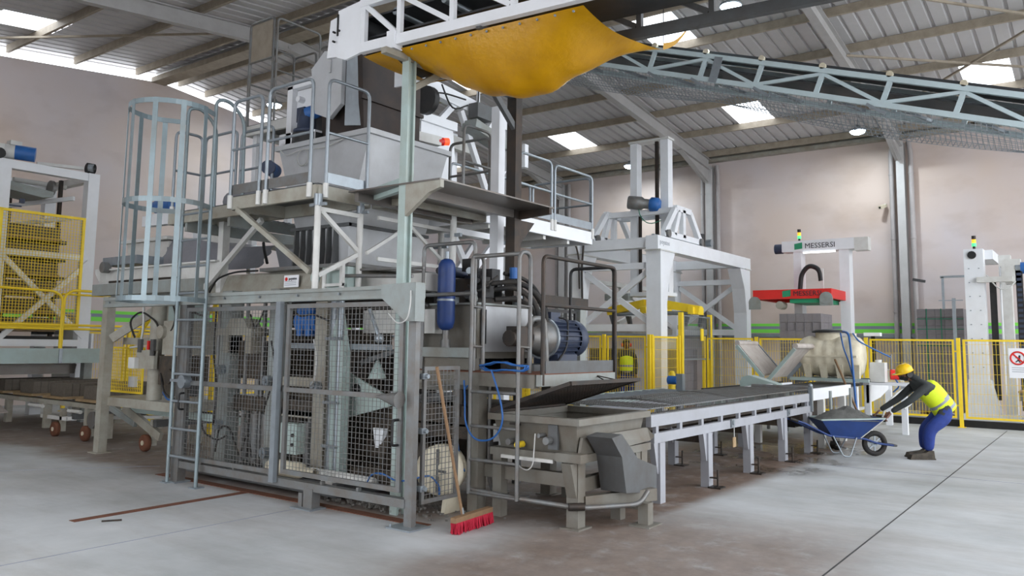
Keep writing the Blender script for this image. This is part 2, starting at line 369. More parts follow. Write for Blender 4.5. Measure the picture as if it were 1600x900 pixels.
# --- roof: ribbed sheets, skylight strips, purlins, portal rafters
ceil = struct('ceiling', 'rafter', M().box(RX-.12, RX+.12, -5, 21, RZ-.07, RZ-.03))
def prof(wd, n):
    P = [(0, 0)]; s = wd/n
    for i in range(n): P += [(s*(i+.36), 0), (s*(i+.44), .05), (s*(i+.56), .05), (s*(i+.64), 0)]
    return P + [(wd, 0)]
SHM = {}
def sheet_mesh(x0, x1, wd, n):
    k = (x0, x1, round(wd, 3), n)
    if k not in SHM:
        P = prof(wd, n); a = [(x0, y, roof_z(x0)+h) for y, h in P]; b = [(x1, y, roof_z(x1)+h) for y, h in P]; N = len(P)
        m = M(); m._add(a+b, [(i, i+1, N+i+1, N+i) for i in range(N-1)])
        SHM[k] = m.mesh('roof_sheet')
    return SHM[k]
def sheet(name, mt, x0, x1, y, wd, n):
    o = mobj(name, sheet_mesh(x0, x1, wd, n), mt, ceil); o.location = (0, y, 0)
RSEG = [(11.72, 15.0), (15.0, 16.5, 1), (16.5, 20.35), (20.35, 22.05, 1), (22.05, 24.15)]
LSEG = [(11.68, 8.1), (8.1, 6.7, 1), (6.7, 3.0), (3.0, 1.5, 1), (1.5, -.9)]
for b in (-4.25, 1.4, 7.05, 12.7, 18.35):
    for seg in RSEG + LSEG:
        if len(seg) == 3:
            o = mobj('skylight_sheet', (lambda me: me)(M()._add([(seg[0], 0, roof_z(seg[0])+.02), (seg[1], 0, roof_z(seg[1])+.02), (seg[1], 1, roof_z(seg[1])+.02), (seg[0], 1, roof_z(seg[0])+.02)], [(0, 1, 2, 3)]).mesh('skylight_sheet')), 'skylight', ceil); o.location = (0, b, 0)
        else: sheet('roof_sheet', 'roof_sheet', seg[0], seg[1], b, 1.0, 3)
    n = 5 if b < 18 else 2
    for i in range(n):
        for (x0, x1) in ((11.72, 24.15), (11.68, -.9)): sheet('roof_sheet', 'roof_sheet', x0, x1, b+1+i*.93, .93, 3)
PUR = (12.25, 13.1, 14.75, 16.45, 18.2, 19.9, 21.7, 23.5, 11.0, 9.37, 7.8, 6.2, 4.6, 3.0, 1.4)
pme = M().box(-.035, .035, -5, 20.95, -.18, -.16).box(-.035, .035, -5, 20.95, -.02, 0).box(-.035, -.02, -5, 20.95, -.16, -.02).mesh('purlin')
for x in PUR:
    o = mobj('purlin', pme, 'purlin', ceil); o.location = (x, 0, roof_z(x)-.005)
for y in FR:
    for sgn, xe in ((1, 23.72), (-1, -.4)):
        a = V((RX, y, RZ-.36)); b = V((xe, y, roof_z(xe)-.36))
        m = M().ibeam(a, b, .17, .34, .016)
        if sgn > 0:
            m.prism([(21.6, y-.01, roof_z(21.6)-.53), (23.72, y-.01, roof_z(23.72)-.53), (23.72, y-.01, 6.72), (23.5, y-.01, 6.72)], (0, .02, 0))
            m.bar((21.6, y, roof_z(21.6)-.54), (23.55, y, 6.74), .17, .016)
        struct('rafter', 'rafter', m, ceil)
for a, b in (((18.2, 4.3), (22.0, -1.2)), ((22.0, 4.3), (16.4, -1.2)), ((11.0, 15.4), (6.0, 20.9)), ((14.7, 4.3), (19.9, -1.2))):
    struct('roof_brace', 'purlin', M().bar((a[0], a[1], roof_z(a[0])-.24), (b[0], b[1], roof_z(b[0])-.24), .045, .045), ceil)
m = M().box(11.15, 11.95, -5, 20.9, RZ-.38, RZ-.36)
struct('ridge_gutter', 'purlin', M().box(11.40, 11.44, -5, 20.9, RZ-.36, RZ-.22).box(11.76, 11.80, -5, 20.9, RZ-.36, RZ-.22).box(11.44, 11.76, -5, 20.9, RZ-.36, RZ-.34), ceil)
# --- lamps
def lamp(loc, label):
    t = T('high_bay_lamp', label, 'lamp', loc, 'high bay lamps under the roof'); x, y, z = loc
    t.add('hook', 'galv', M().cyl((x, y, z+.12), (x, y, roof_z(x)-.15), .012, 6))
    t.add('housing', 'galv', M().lathe([(0, .16), (.07, .16), (.09, .08), (.2, .05), (.22, 0), (.2, -.005)], loc, n=20))
    t.add('diffuser', 'lamp_on', M().lathe([(0, -.09), (.1, -.08), (.17, -.05), (.2, .0)], loc, n=20))
    ld = bpy.data.lights.new('lamp_light', 'AREA'); ld.shape = 'DISK'; ld.size = .38; ld.energy = 90; ld.color = (.82, .93, 1)
    lo = bpy.data.objects.new('lamp_light', ld); COL.objects.link(lo); lo.parent = t.o; lo.location = (0, 0, -.12)
lamp((22.1, 5.0, 7.33), 'glowing round roof lamp in front of the back wall, beside the right-hand wall column')
lamp((22.4, 11.9, 7.29), 'glowing round roof lamp above the back wall, left of the tall white lifting mast')
lamp((13.7, 18.5, 8.2), 'glowing round roof lamp seen behind the guard rails at upper left')
lamp((14.45, 5.5, 8.15), 'glowing round roof lamp at the top edge, right of the yellow tarpaulin')
# ================================================================ press enclosure, X = 5.28 plane
FX = 5.28
def wire(t, par, o, u, v, su, sv, r, mt): return t.add('wire_mesh', mt, M().grid(o, u, v, su, sv, r), par, True)
en = T('press_enclosure', 'grey steel guard frame with wire mesh doors around the block press', 'guard fence', (FX, 6.8, 0))
p = en.add('post', 'galv_worn', M().box(FX-.03, FX+.03, 4.92, 5.01, 0, 2.11)); en.add('base_plate', 'galv', M().box(FX-.14, FX+.12, 4.83, 5.12, 0, .014).cyl((FX-.11, 5.09, .014), (FX-.11, 5.09, .04), .012, 6), p)
p = en.add('post', 'galv_worn', M().box(FX-.05, FX+.05, 8.5, 8.64, 0, 2.05)); en.add('base_plate', 'galv', M().box(FX-.1, FX+.1, 8.46, 8.72, 0, .014), p)
p = en.add('post', 'galv_worn', M().box(FX-.05, FX+.05, 6.2, 6.33, 0, .19).box(FX-.05, FX+.05, 6.345, 6.40, 0, .14)); en.add('base_plate', 'galv', M().box(FX-.12, FX+.08, 6.14, 6.44, 0, .012), p)
p = en.add('top_beam', 'grey', M().box(FX-.06, FX+.06, 4.9, 10.4, 2.085, 2.12).box(FX-.035, FX+.06, 4.9, 10.4, 2.035, 2.085).box(FX-.06, FX+.06, 4.9, 10.4, 2.0, 2.04))
m = M()
for i in range(9): m.cyl((FX-.062, 5.3+i*.62, 2.06), (FX-.045, 5.3+i*.62, 2.06), .012, 6)
en.add('bolt', 'galv', m, p, True)
en.add('gusset_plate', 'grey', M().prism([(FX-.09, 5.32, 2.125), (FX-.09, 4.89, 2.135), (FX-.09, 4.89, 1.79), (FX-.09, 5.0, 1.79), (FX-.09, 5.30, 2.0)], (.012, 0, 0)).box(FX-.09, FX+.03, 4.88, 4.892, 1.79, 2.135), p)
en.add('bottom_beam', 'galv_worn', M().box(FX-.04, FX+.04, 5.0, 8.6, .165, .24))
m = M()
for y in (5.6, 6.1, 6.9, 7.5, 8.1): m.box(FX-.02, FX+.02, y, y+.03, .24, .27)
en.add('spacer', 'galv_worn', m, None, True)
def door(y0, y1, z0, z1, label):
    d = en.add('mesh_door', 'galv_worn', M().rframe((FX-.03, y0, z0), (0, y1-y0, 0), (0, 0, z1-z0), .045, .03), label=label)
    en.add('mid_rail', 'galv_worn', M().box(FX-.05, FX-.02, y0, y1, 1.095, 1.14), d)
    wire(en, d, (FX-.02, y0, z0), (0, y1-y0, 0), (0, 0, z1-z0), .052, .05, .002, 'galv_worn'); return d
d1 = door(6.76, 8.5, .265, 1.965, 'left sliding mesh door with a vertical edge bar')
en.add('edge_bar', 'galv', M().box(FX-.10, FX-.05, 6.74, 6.81, .2, 2.0), d1)
en.add('handle', 'black', M().tube([(FX-.06, 8.44, 1.0), (FX-.12, 8.44, 1.0), (FX-.12, 8.44, .82), (FX-.06, 8.44, .82)], .012, 6, .03), d1)
en.add('latch', 'galv', M().cyl((FX-.12, 8.42, 1.13), (FX-.03, 8.42, 1.13), .075, 14).bar((FX-.12, 8.62, 1.14), (FX-.12, 8.3, 1.14), .03), d1)
d2 = door(5.06, 6.70, .29, 1.975, 'right sliding mesh door')
en.add('handle', 'black', M().tube([(FX-.05, 5.09, .92), (FX-.12, 5.09, .92), (FX-.12, 5.09, .7), (FX-.05, 5.09, .7)], .013, 6, .03), d2)
en.add('latch_cone', 'galv_worn', M().cyl((FX-.1, 5.32, 1.12), (FX-.1, 5.03, 1.10), .01, 10, .075), d2)
en.add('wire_loop', 'cable', M().tube([(FX-.1, 4.93, 2.06), (FX-.13, 4.90, 1.95), (FX-.13, 4.93, 1.80), (FX-.13, 5.05, 1.76), (FX-.1, 5.2, 1.86)], .006, 6, .08))
sp = en.add('side_panel', 'galv_worn', M().rframe((5.37, 4.93, .19), (.49, 0, 0), (0, 0, 1.2), .035, .03))
wire(en, sp, (5.37, 4.93, .19), (.49, 0, 0), (0, 0, 1.2), .05, .05, .0024, 'galv_worn')
m = M()
for z in (.3, .8, 1.28): m.box(5.34, 5.4, 4.9, 4.96, z, z+.05).cyl((5.375, 4.87, z+.025), (5.375, 4.91, z+.025), .02, 8)
en.add('hinge', 'galv', m, sp, True)
en.add('rear_post', 'grey', M().box(7.4, 7.5, 8.4, 8.5, 0, 2.1))
# ---------------------------------------------------------------- caged ladder
LX = 5.17
cl = T('caged_ladder', 'tall grey steel ladder with round safety cage up to the upper platform', 'ladder', (LX, 8.3, 0))
RY = (8.04, 8.60)
for y in RY:
    r = cl.add('rail', 'cage', M().tube([(LX, y, 0), (LX, y, 4.33), (LX+.16, y, 4.36), (LX+.38, y, 4.2), (LX+.40, y, 3.2)], .021, 8, .14))
    cl.add('foot_plate', 'galv', M().box(LX-.05, LX+.07, y-.06, y+.06, 0, .012), r)
rm = M().tube([(0, RY[0], 0), (0, RY[1], 0)], .014, 8).mesh('rung')
for i in range(10): cl.inst('rung', rm, 'galv', (LX, 0, .3+.305*i)).location = V((LX, 0, .3+.305*i))-cl.loc
hc = []
for i in range(25):
    a = math.radians(-128 + 256*i/24); hc.append((LX-.37-.44*math.cos(a), 8.32+.445*math.sin(a)))
hc = [(LX, RY[0])] + hc[2:-2] + [(LX, RY[1])]
def flat(path, z, h, t=.006):
    m = M()
    for a, b in zip(path[:-1], path[1:]): m.bar((a[0], a[1], z), (b[0], b[1], z), t, h)
    return m
for z, s in ((4.15, 1), (3.08, 1), (2.03, 1)): cl.add('cage_hoop', 'cage', flat(hc, z, .055))
for ang in (-112, -75, -38, 0, 38, 75, 112):
    a = math.radians(ang); x, y = LX-.37-.44*math.cos(a), 8.32+.445*math.sin(a)
    cl.add('cage_strap', 'cage', M().bar((x, y, 2.0), (x, y, 4.18), .055, .006, (math.cos(a), -math.sin(a), 0)) if False else M().bar((x, y, 2.0), (x, y, 4.18), .006, .055, (math.sin(a), math.cos(a), 0)))
# ================================================================ block press inside the enclosure
pr = T('block_press', 'large grey block making press with guide columns and hydraulic gear behind the mesh doors', 'press', (6.4, 7.4, 0))
for y, wd, mt in ((8.6, .2, 'grey'), (7.68, .16, 'grey'), (6.86, .19, 'beige')):
    c = pr.add('frame_column', mt, M().box(5.82, 6.0, y-wd/2, y+wd/2, .05, 2.2)); pr.add('column_plate', 'grey_dark', M().box(5.78, 6.04, y-.16, y+.16, 0.0, .06), c)
pr.add('guide_column', 'galv', M().cyl((5.85, 6.66, .1), (5.85, 6.66, 2.15), .055, 16).cyl((5.8, 6.52, .1), (5.8, 6.52, 2.15), .035, 12))
pr.add('column_sleeve', 'grey_green', M().prism([(5.78, 6.6, .2), (5.78, 6.45, .2), (5.78, 6.45, 1.5), (5.78, 6.55, 1.9), (5.78, 6.66, 1.6)], (.1, 0, 0)))
m = M()
for z in (.5, .95, 1.62): m.box(5.74, 5.8, 6.48, 6.7, z, z+.03)
pr.add('sleeve_clamp', 'galv', m, None, True)
for y in (8.92, 8.35, 8.02, 7.85): pr.add('guide_rod', 'galv_worn', M().cyl((5.95, y, .15), (5.95, y, 2.1), .025, 10))
pr.add('crosshead', 'beige', M().box(5.75, 6.2, 8.0, 8.7, 1.66, 1.74).box(5.8, 6.0, 8.05, 8.16, 1.45, 1.66).box(5.8, 6.0, 8.5, 8.6, 1.45, 1.66).prism([(5.78, 8.1, 1.74), (5.78, 8.55, 1.74), (5.78, 8.45, 1.86), (5.78, 8.2, 1.86)], (.2, 0, 0)))
pr.add('tamper_head', 'greasy', M().box(5.95, 6.9, 8.0, 8.5, 1.15, 1.6))
pr.add('mould_table', 'greasy', M().box(5.9, 6.9, 7.0, 8.7, .78, .86).box(5.9, 5.96, 7.0, 8.7, .86, .95))
pr.add('mould_box', 'greasy', M().box(6.1, 6.9, 7.05, 7.6, .86, 1.2))
pr.add('cross_beam', 'beige', M().box(5.9, 6.05, 6.9, 7.6, 1.1, 1.2).box(5.9, 6.05, 6.9, 7.6, .76, .84))
pr.add('tie_beam', 'galv', M().box(5.9, 6.0, 5.95, 7.55, 1.52, 1.58))
m = M()
for i in range(16): m.box(6.6, 6.65, 5.9+i*.105, 5.96+i*.105, 1.05, 1.5)
pr.add('comb_bars', 'dark_steel', m, None, True)
pr.add('base_frame', 'grey_dark', M().box(5.7, 6.9, 6.35, 8.95, .02, .16).box(5.62, 5.72, 6.3, 8.95, .04, .18))
pr.add('oil_cylinder', 'cream', M().lathe([(0, 0), (.07, .01), (.085, .05), (.085, .5), (.07, .54), (.04, .55), (.04, .75)], (5.6, 7.35, .26), (0, -1, 0), 16))
pr.add('vibration_motor', 'motor_blue', M().cyl((5.95, 7.33, 1.82), (5.95, 6.98, 1.82), .13, 16).box(5.84, 5.96, 7.02, 7.3, 1.76, 1.98).box(5.82, 6.05, 7.05, 7.12, 1.66, 2.0).box(5.82, 6.05, 7.2, 7.27, 1.66, 2.0))
for i in range(3): pr.add('hydraulic_cylinder', 'galv_worn', M().cyl((5.95, 8.1-.2*i, .2), (5.95, 8.1-.2*i, .75), .06, 12).cyl((5.95, 8.1-.2*i, .75), (5.95, 8.1-.2*i, 1.15), .035, 10))
eb = pr.add('junction_box', 'grey_green', M().box(5.66, 5.78, 7.0, 7.28, .40, .72)); pr.add('knob', 'black', M().cyl((5.64, 7.05, .6), (5.66, 7.05, .6), .02, 10).cyl((5.64, 7.05, .5), (5.66, 7.05, .5), .02, 10), eb)
pr.add('feed_drawer_side', 'grey_green', M().prism([(6.0, 6.62, 1.28), (6.0, 5.96, 1.03), (6.0, 5.96, .95), (6.0, 6.66, .78)], (.03, 0, 0)))
pr.add('drawer_hole', 'black', M().cyl((5.985, 6.46, 1.1), (6.0, 6.46, 1.1), .06, 12))
pr.add('agitator_cone', 'grey_green', M().lathe([(.1, 0), (.012, .2), (0, .2)], (6.12, 6.28, 1.22), n=16))
pr.add('feed_arm', 'grey_dark', M().bar((6.1, 6.5, 1.38), (6.1, 5.8, 1.56), .06, .05).bar((6.5, 6.6, 1.0), (6.5, 5.7, 1.05), .5, .04))
pr.add('spout', 'white', M().prism([(6.1, 6.3, .7), (6.1, 6.14, .7), (6.1, 6.18, .5), (6.1, 6.26, .5)], (.06, 0, 0)))
pr.add('drive_shaft', 'greasy', M().cyl((6.3, 6.6, .45), (6.3, 5.4, .45), .12, 14).cyl((6.3, 6.2, .45), (6.3, 6.1, .45), .22, 16))
pr.add('lower_chain', 'greasy', M().box(6.2, 6.35, 5.3, 6.7, .2, .3).box(5.95, 6.05, 5.6, 6.5, .12, .3))
pr.add('white_pipe', 'white_old', M().tube([(5.7, 7.0, .24), (5.7, 6.3, .24), (5.75, 5.9, .22)], .05, 12, .1).lathe([(0, 0), (.07, .0), (.07, .14), (0, .14)], (5.66, 6.5, .2), (0, -1, 0), 12))
# hoses
rnd = random.Random(3)
hs = [[(5.75, 8.7, 2.0), (5.7, 8.65, 1.5), (5.68, 8.5, 1.0), (5.72, 8.6, .6)], [(5.74, 7.6, 1.6), (5.7, 7.45, 1.3), (5.7, 7.55, 1.0), (5.74, 7.7, .8)], [(5.72, 6.85, 1.62), (5.66, 6.72, 1.45), (5.66, 6.74, 1.2), (5.72, 6.86, 1.14)],
      [(5.7, 8.5, .3), (5.66, 8.4, .6), (5.66, 8.2, .62), (5.7, 8.05, .3)], [(5.7, 8.0, .35), (5.66, 7.85, .6), (5.66, 7.75, .3)], [(5.7, 7.95, 1.9), (5.66, 7.8, 1.7), (5.7, 7.7, 1.95)], [(5.72, 7.35, 2.05), (5.68, 7.05, 1.86), (5.72, 6.9, 1.9), (5.7, 6.6, 1.82)],
      [(5.72, 8.95, 1.0), (5.66, 8.8, .8), (5.66, 8.72, .5), (5.72, 8.5, .42), (5.7, 8.3, .5)]]
for i, h in enumerate(hs): pr.add('hydraulic_hose', 'cable' if i == 2 else 'rubber', M().tube(h, .011, 6, .15, 5))
for (y, z) in ((8.6, 1.25), (7.68, 1.15), (6.86, 1.12), (8.6, .6), (7.68, .35)):
    pr.add('clevis', 'galv', M().cyl((5.74, y, z), (5.84, y, z), .06, 14).cyl((5.72, y, z), (5.75, y, z), .025, 8))
# top housing of the press
hd = pr.add('head_beam', 'beige', M().prism([(5.95, 9.25, 2.18), (5.95, 6.7, 2.16), (5.95, 6.66, 2.26), (5.98, 6.7, 2.36), (6.05, 6.8, 2.42), (6.05, 9.1, 2.42), (5.98, 9.25, 2.36)], (.9, 0, 0)))
t_ = pr.add('name_plate', 'sign_white', M().box(5.938, 5.946, 7.42, 7.68, 2.22, 2.36), hd)
text(pr, 'plate_text', 'poyatos', 'text_dark', (5.934, 7.59, 2.305), (0, -1, 0), (0, 0, 1), .045, t_)
pr.add('plate_mark', 'red', M().cyl((5.932, 7.635, 2.315), (5.938, 7.635, 2.315), .022, 10), t_)
for i, zz in enumerate((2.285, 2.265, 2.245)): pr.add('plate_line', 'text_grey', M().box(5.933, 5.938, 7.46, 7.66, zz, zz+.006), t_)
pr.add('handle_bracket', 'white_old', M().tube([(5.72, 6.72, 2.12), (5.72, 6.72, 2.36), (5.72, 6.5, 2.38)], .025, 8, .06).bar((5.72, 6.72, 2.2), (5.72, 6.42, 2.2), .03).bar((5.72, 6.44, 2.16), (5.72, 6.44, 2.44), .04))
pr.add('lid', 'grey_green', M().box(5.8, 5.95, 6.45, 6.85, 2.16, 2.4).cyl((5.78, 6.95, 2.3), (5.8, 6.95, 2.3), .07, 14))
pr.add('cable', 'black', M().tube([(5.9, 9.1, 2.2), (5.85, 8.9, 2.36), (5.9, 8.6, 2.44), (5.95, 8.2, 2.44)], .012, 6, .15))
pr.add('right_housing', 'white_old', M().box(6.1, 7.2, 5.6, 6.7, 2.14, 2.32).box(6.2, 7.3, 5.55, 6.6, 1.7, 1.95))
pr.add('top_pipes', 'galv_worn', M().tube([(5.8, 6.5, 2.3), (5.8, 5.5, 2.26)], .02, 8).tube([(5.85, 6.3, 2.36), (5.85, 5.4, 2.34)], .015, 8))
pr.add('small_cylinder', 'galv', M().cyl((5.9, 6.2, 1.95), (5.9, 6.05, 1.66), .02, 8).sph((5.9, 6.04, 1.64), .05, 10, 6))
# heap of crumbs under the press
m = M()
for i in range(420):
    r_ = rnd.random(); x = 5.55+rnd.random()*.55; y = 5.35+rnd.gauss(.45, .35); s = .006+rnd.random()*.012; z = max(0, .05-abs(y-5.8)*.06)*rnd.random()
    m.prism([(x, y, z), (x+s*2, y, z), (x+s, y+s*2, z)], (0, 0, s*1.4))
o = single('concrete_crumbs', 'gravel', m, 'loose grey concrete crumbs on the floor behind the mesh door', 'debris', (5.8, 5.8, 0)); o['kind'] = 'stuff'
hb = single('blue_air_hose', 'hose_blue', M().tube([(5.5, 5.75, .25), (5.42, 5.6, .38), (5.42, 5.45, .4), (5.45, 5.3, .33), (5.5, 5.1, .38), (5.55, 4.98, .42), (5.68, 4.98, .3), (5.7, 5.0, .22)], .009, 6, .1), 'blue air hose looping low behind the mesh of the right door', 'hose', (5.5, 5.4, 0))
dw = T('drive_wheel', 'cream belt drive wheel behind the narrow mesh side panel', 'wheel', (5.96, 5.15, 0))
dw.add('drum', 'cream', M().lathe([(0, 0), (.05, 0), (.06, .02), (.2, .02), (.235, .04), (.24, .1), (.235, .2), (.2, .22), (0, .22)], (5.85, 5.15, .40), (.9, .43, 0), 24))
dw.add('spokes', 'grey_dark', M().bar((5.84, 5.05, .4), (5.86, 5.27, .4), .02).bar((5.85, 5.16, .2), (5.85, 5.16, .6), .02)); dw.add('bracket', 'cream', M().prism([(5.9, 5.1, .0), (6.15, 5.1, .0), (6.08, 5.1, .4), (5.97, 5.1, .4)], (0, .05, 0)))

pr.add('rear_panel', 'greasy', M().box(6.95, 7.0, 6.95, 8.95, .16, 1.75)); pr.add('rear_panel', 'greasy', M().box(7.1, 7.15, 5.5, 6.9, .2, .98)); pr.add('rear_beam', 'dark_steel', M().box(7.0, 7.15, 5.3, 6.95, 1.26, 1.42)); pr.add('rear_beam', 'dark_steel', M().box(6.9, 7.1, 6.2, 8.9, 1.78, 2.14))
pr.add('discharge_belt', 'greasy', M().box(6.25, 7.3, 5.15, 6.6, .78, .98).box(6.25, 6.32, 5.0, 6.6, .66, .8)); pr.add('swing_plate', 'grey_dark', M().prism([(6.3, 6.55, 1.0), (6.3, 5.3, 1.12), (6.3, 5.3, 1.04), (6.3, 6.55, .9)], (.5, 0, 0)))
for i, y in enumerate((8.45, 8.2, 7.95, 7.5, 7.3)): pr.add('stub_cylinder', ('galv_worn', 'greasy', 'grey', 'greasy', 'galv_worn')[i], M().cyl((6.1, y, .2), (6.1, y, .62+.07*(i % 3)), .075, 12).cyl((6.1, y, .62), (6.1, y, .9), .035, 10))
# ================================================================ upper service platform round the material hopper
up = T('service_platform', 'raised steel walkway with tubular guard rails around the material hopper', 'platform', (5.7, 7.2, 2.12))
def deck(t, x0, x1, y0, y1, z, h=.14, mt='beige'):
    d = t.add('deck_plate', 'grey_dark', M().box(x0, x1, y0, y1, z-.02, z))
    for a, b in (((x0, y0), (x1, y0)), ((x0, y1), (x1, y1)), ((x0, y0), (x0, y1)), ((x1, y0), (x1, y1))):
        t.add('edge_beam', mt, M().bar((a[0], a[1], z-.02-h/2), (b[0], b[1], z-.02-h/2), .05, h), d)
    return d
def kick(t, a, b, z, mt='galv', h=.11): t.add('toe_board', mt, M().bar((a[0], a[1], z+h/2+.012), (b[0], b[1], z+h/2+.012), .008, h))
def rail(t, a, b, z0, z1, mt='galv', sockets=True, r=.019):
    o = t.add('guard_rail', mt, M().loop(a, b, z0, z1, r))
    if sockets:
        for c in (a, b): t.add('rail_socket', 'white_old', M().cyl((c[0], c[1], z0-.05), (c[0], c[1], z0+.1), r+.012, 10), o)
    return o
DZ = 3.22
deck(up, 5.33, 6.05, 6.42, 7.86, DZ); deck(up, 5.60, 6.05, 7.90, 9.6, DZ); deck(up, 6.1, 7.5, 5.95, 6.4, DZ)
kick(up, (5.31, 7.85), (5.31, 6.5), DZ, 'galv_worn'); kick(up, (5.42, 6.40), (6.0, 6.40), DZ)
rail(up, (5.29, 7.86), (5.29, 7.34), 3.12, 4.30); rail(up, (5.29, 7.22), (5.29, 6.50), 3.12, 4.33); rail(up, (5.40, 6.38), (5.97, 6.38), 3.12, 4.33)
rail(up, (6.05, 9.6), (6.05, 8.9), 3.2, 4.3); rail(up, (6.05, 8.8), (6.05, 8.15), 3.2, 4.25); rail(up, (5.62, 9.6), (6.0, 9.6), 3.2, 4.3)
for (x, y) in ((5.33, 6.40), (5.93, 6.42)):
    l = up.add('prop', 'white_old', M().cyl((x, y, 2.13), (x, y, 3.1), .034, 12)); up.add('prop_collar', 'galv', M().cyl((x, y, 2.98), (x, y, 3.1), .045, 10).bar((x, y-.12, 2.99), (x, y+.12, 2.99), .03, .03), l)
for a, b in (((5.36, 6.41, 2.95), (5.9, 6.42, 2.95)), ((5.38, 6.41, 2.93), (5.92, 6.42, 2.56)), ((5.37, 6.41, 2.27), (5.92, 6.42, 2.54))): up.add('brace', 'white_old', M().bar(a, b, .035, .045))
up.add('brace', 'beige', M().bar((5.31, 7.74, 3.06), (5.31, 6.46, 2.3), .05, .05))
up.add('brace', 'white_old', M().bar((5.9, 9.3, 2.2), (5.9, 8.1, 3.05), .05, .06))
for y0, y1 in ((8.3, 8.35), (9.2, 9.25)): up.add('cross_beam', 'grey', M().box(5.6, 7.6, y0, y1, 2.95, 3.08))
up.add('link_beam', 'grey_green', M().bar((5.95, 6.4, 3.15), (5.62, 5.48, 3.15), .06, .13))
up.add('bracing', 'white_old', M().bar((6.1, 6.32, 2.95), (7.4, 6.32, 2.95), .03, .04)); up.add('bracing', 'white_old', M().bar((6.1, 6.32, 2.5), (7.4, 6.32, 2.5), .03, .04))
for a, b in (((5.95, 6.33, 2.55), (6.55, 6.33, 2.9)), ((6.6, 6.33, 2.93), (7.3, 6.33, 2.5)), ((6.55, 6.33, 2.5), (6.55, 6.33, 2.95))): up.add('bracing', 'white_old', M().bar(a, b, .03, .035))
# right-hand walkway
deck(up, 7.55, 10.1, 6.02, 7.1, DZ+.05, .18, 'white'); kick(up, (8.2, 6.0), (10.1, 6.0), DZ+.05)
for i in range(4): up.add('joist', 'white_old', M().box(7.7+i*.6, 7.76+i*.6, 6.05, 7.1, DZ-.2, DZ-.04))
rail(up, (7.14, 6.0), (7.66, 6.0), 3.24, 4.19, 'galv_worn'); rail(up, (7.68, 6.03), (7.68, 6.68), 3.24, 4.15, 'galv_worn'); rail(up, (8.28, 6.0), (9.02, 6.0), 3.2, 4.09); rail(up, (9.10, 6.0), (10.10, 6.0), 3.2, 4.07)
rail(up, (10.12, 6.04), (10.12, 7.08), 3.2, 4.07); rail(up, (9.2, 7.12), (10.1, 7.12), 3.25, 4.07); rail(up, (8.2, 7.12), (9.1, 7.12), 3.25, 4.07)
for (x, y) in ((7.1, 6.1), (8.0, 6.1), (7.9, 7.0)):
    l = up.add('prop', 'white_old', M().cyl((x, y, 1.3), (x, y, 3.1), .038, 12)); up.add('prop_collar', 'galv', M().bar((x, y-.12, 2.86), (x, y+.12, 2.86), .04, .04), l)
for a, b in (((7.1, 6.12, 2.1), (7.95, 6.12, 2.9)), ((7.12, 6.13, 2.9), (7.6, 6.13, 2.2)), ((7.1, 6.1, 2.92), (8.0, 6.1, 2.92)), ((7.4, 7.0, 1.6), (8.6, 7.0, 3.0))): up.add('brace', 'white', M().bar(a, b, .05, .07))
up.add('post', 'white', M().box(7.46, 7.58, 5.72, 5.84, 1.2, 4.45))
# ================================================================ material hopper and chute
hp = T('material_hopper', 'big pale grey steel hopper with ribbed throat in the middle of the platform', 'hopper', (6.75, 7.3, 2.3))
X0, X1 = 6.1, 7.42
top = [(X0, 6.5, 3.93), (X1, 6.5, 3.93), (X1, 8.09, 3.93), (X0, 8.09, 3.93)]; mid = [(X0+.02, 6.8, 2.92), (X1-.05, 6.8, 2.92), (X1-.05, 7.73, 2.92), (X0+.02, 7.73, 2.92)]
bot = [(X0+.05, 6.84, 2.36), (X1-.1, 6.84, 2.36), (X1-.1, 7.7, 2.36), (X0+.05, 7.7, 2.36)]
b_ = hp.add('hopper_body', 'hopper', M().loft(mid, top, False)); hp.add('throat', 'hopper', M().loft(bot, mid, False))
hp.add('seam_flange', 'grey_dark', M().box(X0-.02, X1-.02, 6.76, 6.8, 2.9, 2.935).box(X0-.03, X0+.02, 6.76, 7.77, 2.9, 2.935), b_)
for i in range(7):
    y = 6.98+i*.115; hp.add('throat_rib', 'grey_dark', M().prism([(X0+.06, y, 2.42), (X0-.06, y, 2.42), (X0-.03, y, 2.9), (X0+.03, y, 2.9)], (0, .022, 0)))
hp.add('rim', 'hopper', M().rframe((X0-.04, 6.46, 3.95), (X1-X0+.08, 0, 0), (0, 1.67, 0), .09, .06))
hp.add('base_flange', 'galv_worn', M().box(X0-.2, X1+.1, 6.55, 8.1, 2.42, 2.46))
hp.add('cable_coil', 'cable', M().tube([(X0-.03, 7.6+.1*math.cos(a*.35), 3.78+.1*math.sin(a*.35)) for a in range(36)], .008, 6).tube([(X0-.04, 8.05, 3.95), (X0-.05, 7.9, 3.82), (X0-.04, 7.65, 3.88), (X0-.04, 7.2, 3.84), (X0-.03, 6.8, 3.93)], .006, 6, .15))
mo = T('hanging_motor', 'small blue motor at the left corner of the material hopper rim', 'motor', (6.05, 8.2, 3.6))
mo.add('body', 'motor_blue', M().cyl((6.02, 8.18, 3.72), (6.2, 8.3, 3.72), .09, 16)); mo.add('fan_cover', 'motor_navy', M().cyl((6.0, 8.166, 3.72), (6.02, 8.18, 3.72), .09, 16))
dt = single('flexible_duct', 'tarp_grey', M().tube([(6.3, 8.2, 3.36), (6.1, 8.5, 3.36), (6.1, 9.0, 3.36)], .15, 14, .2), 'grey flexible duct lying on the walkway left of the hopper', 'duct', (6.2, 8.6, 3.22))
ch = T('feed_chute', 'dark rusty steel feed chute standing in the material hopper', 'chute', (6.7, 7.1, 3.95))
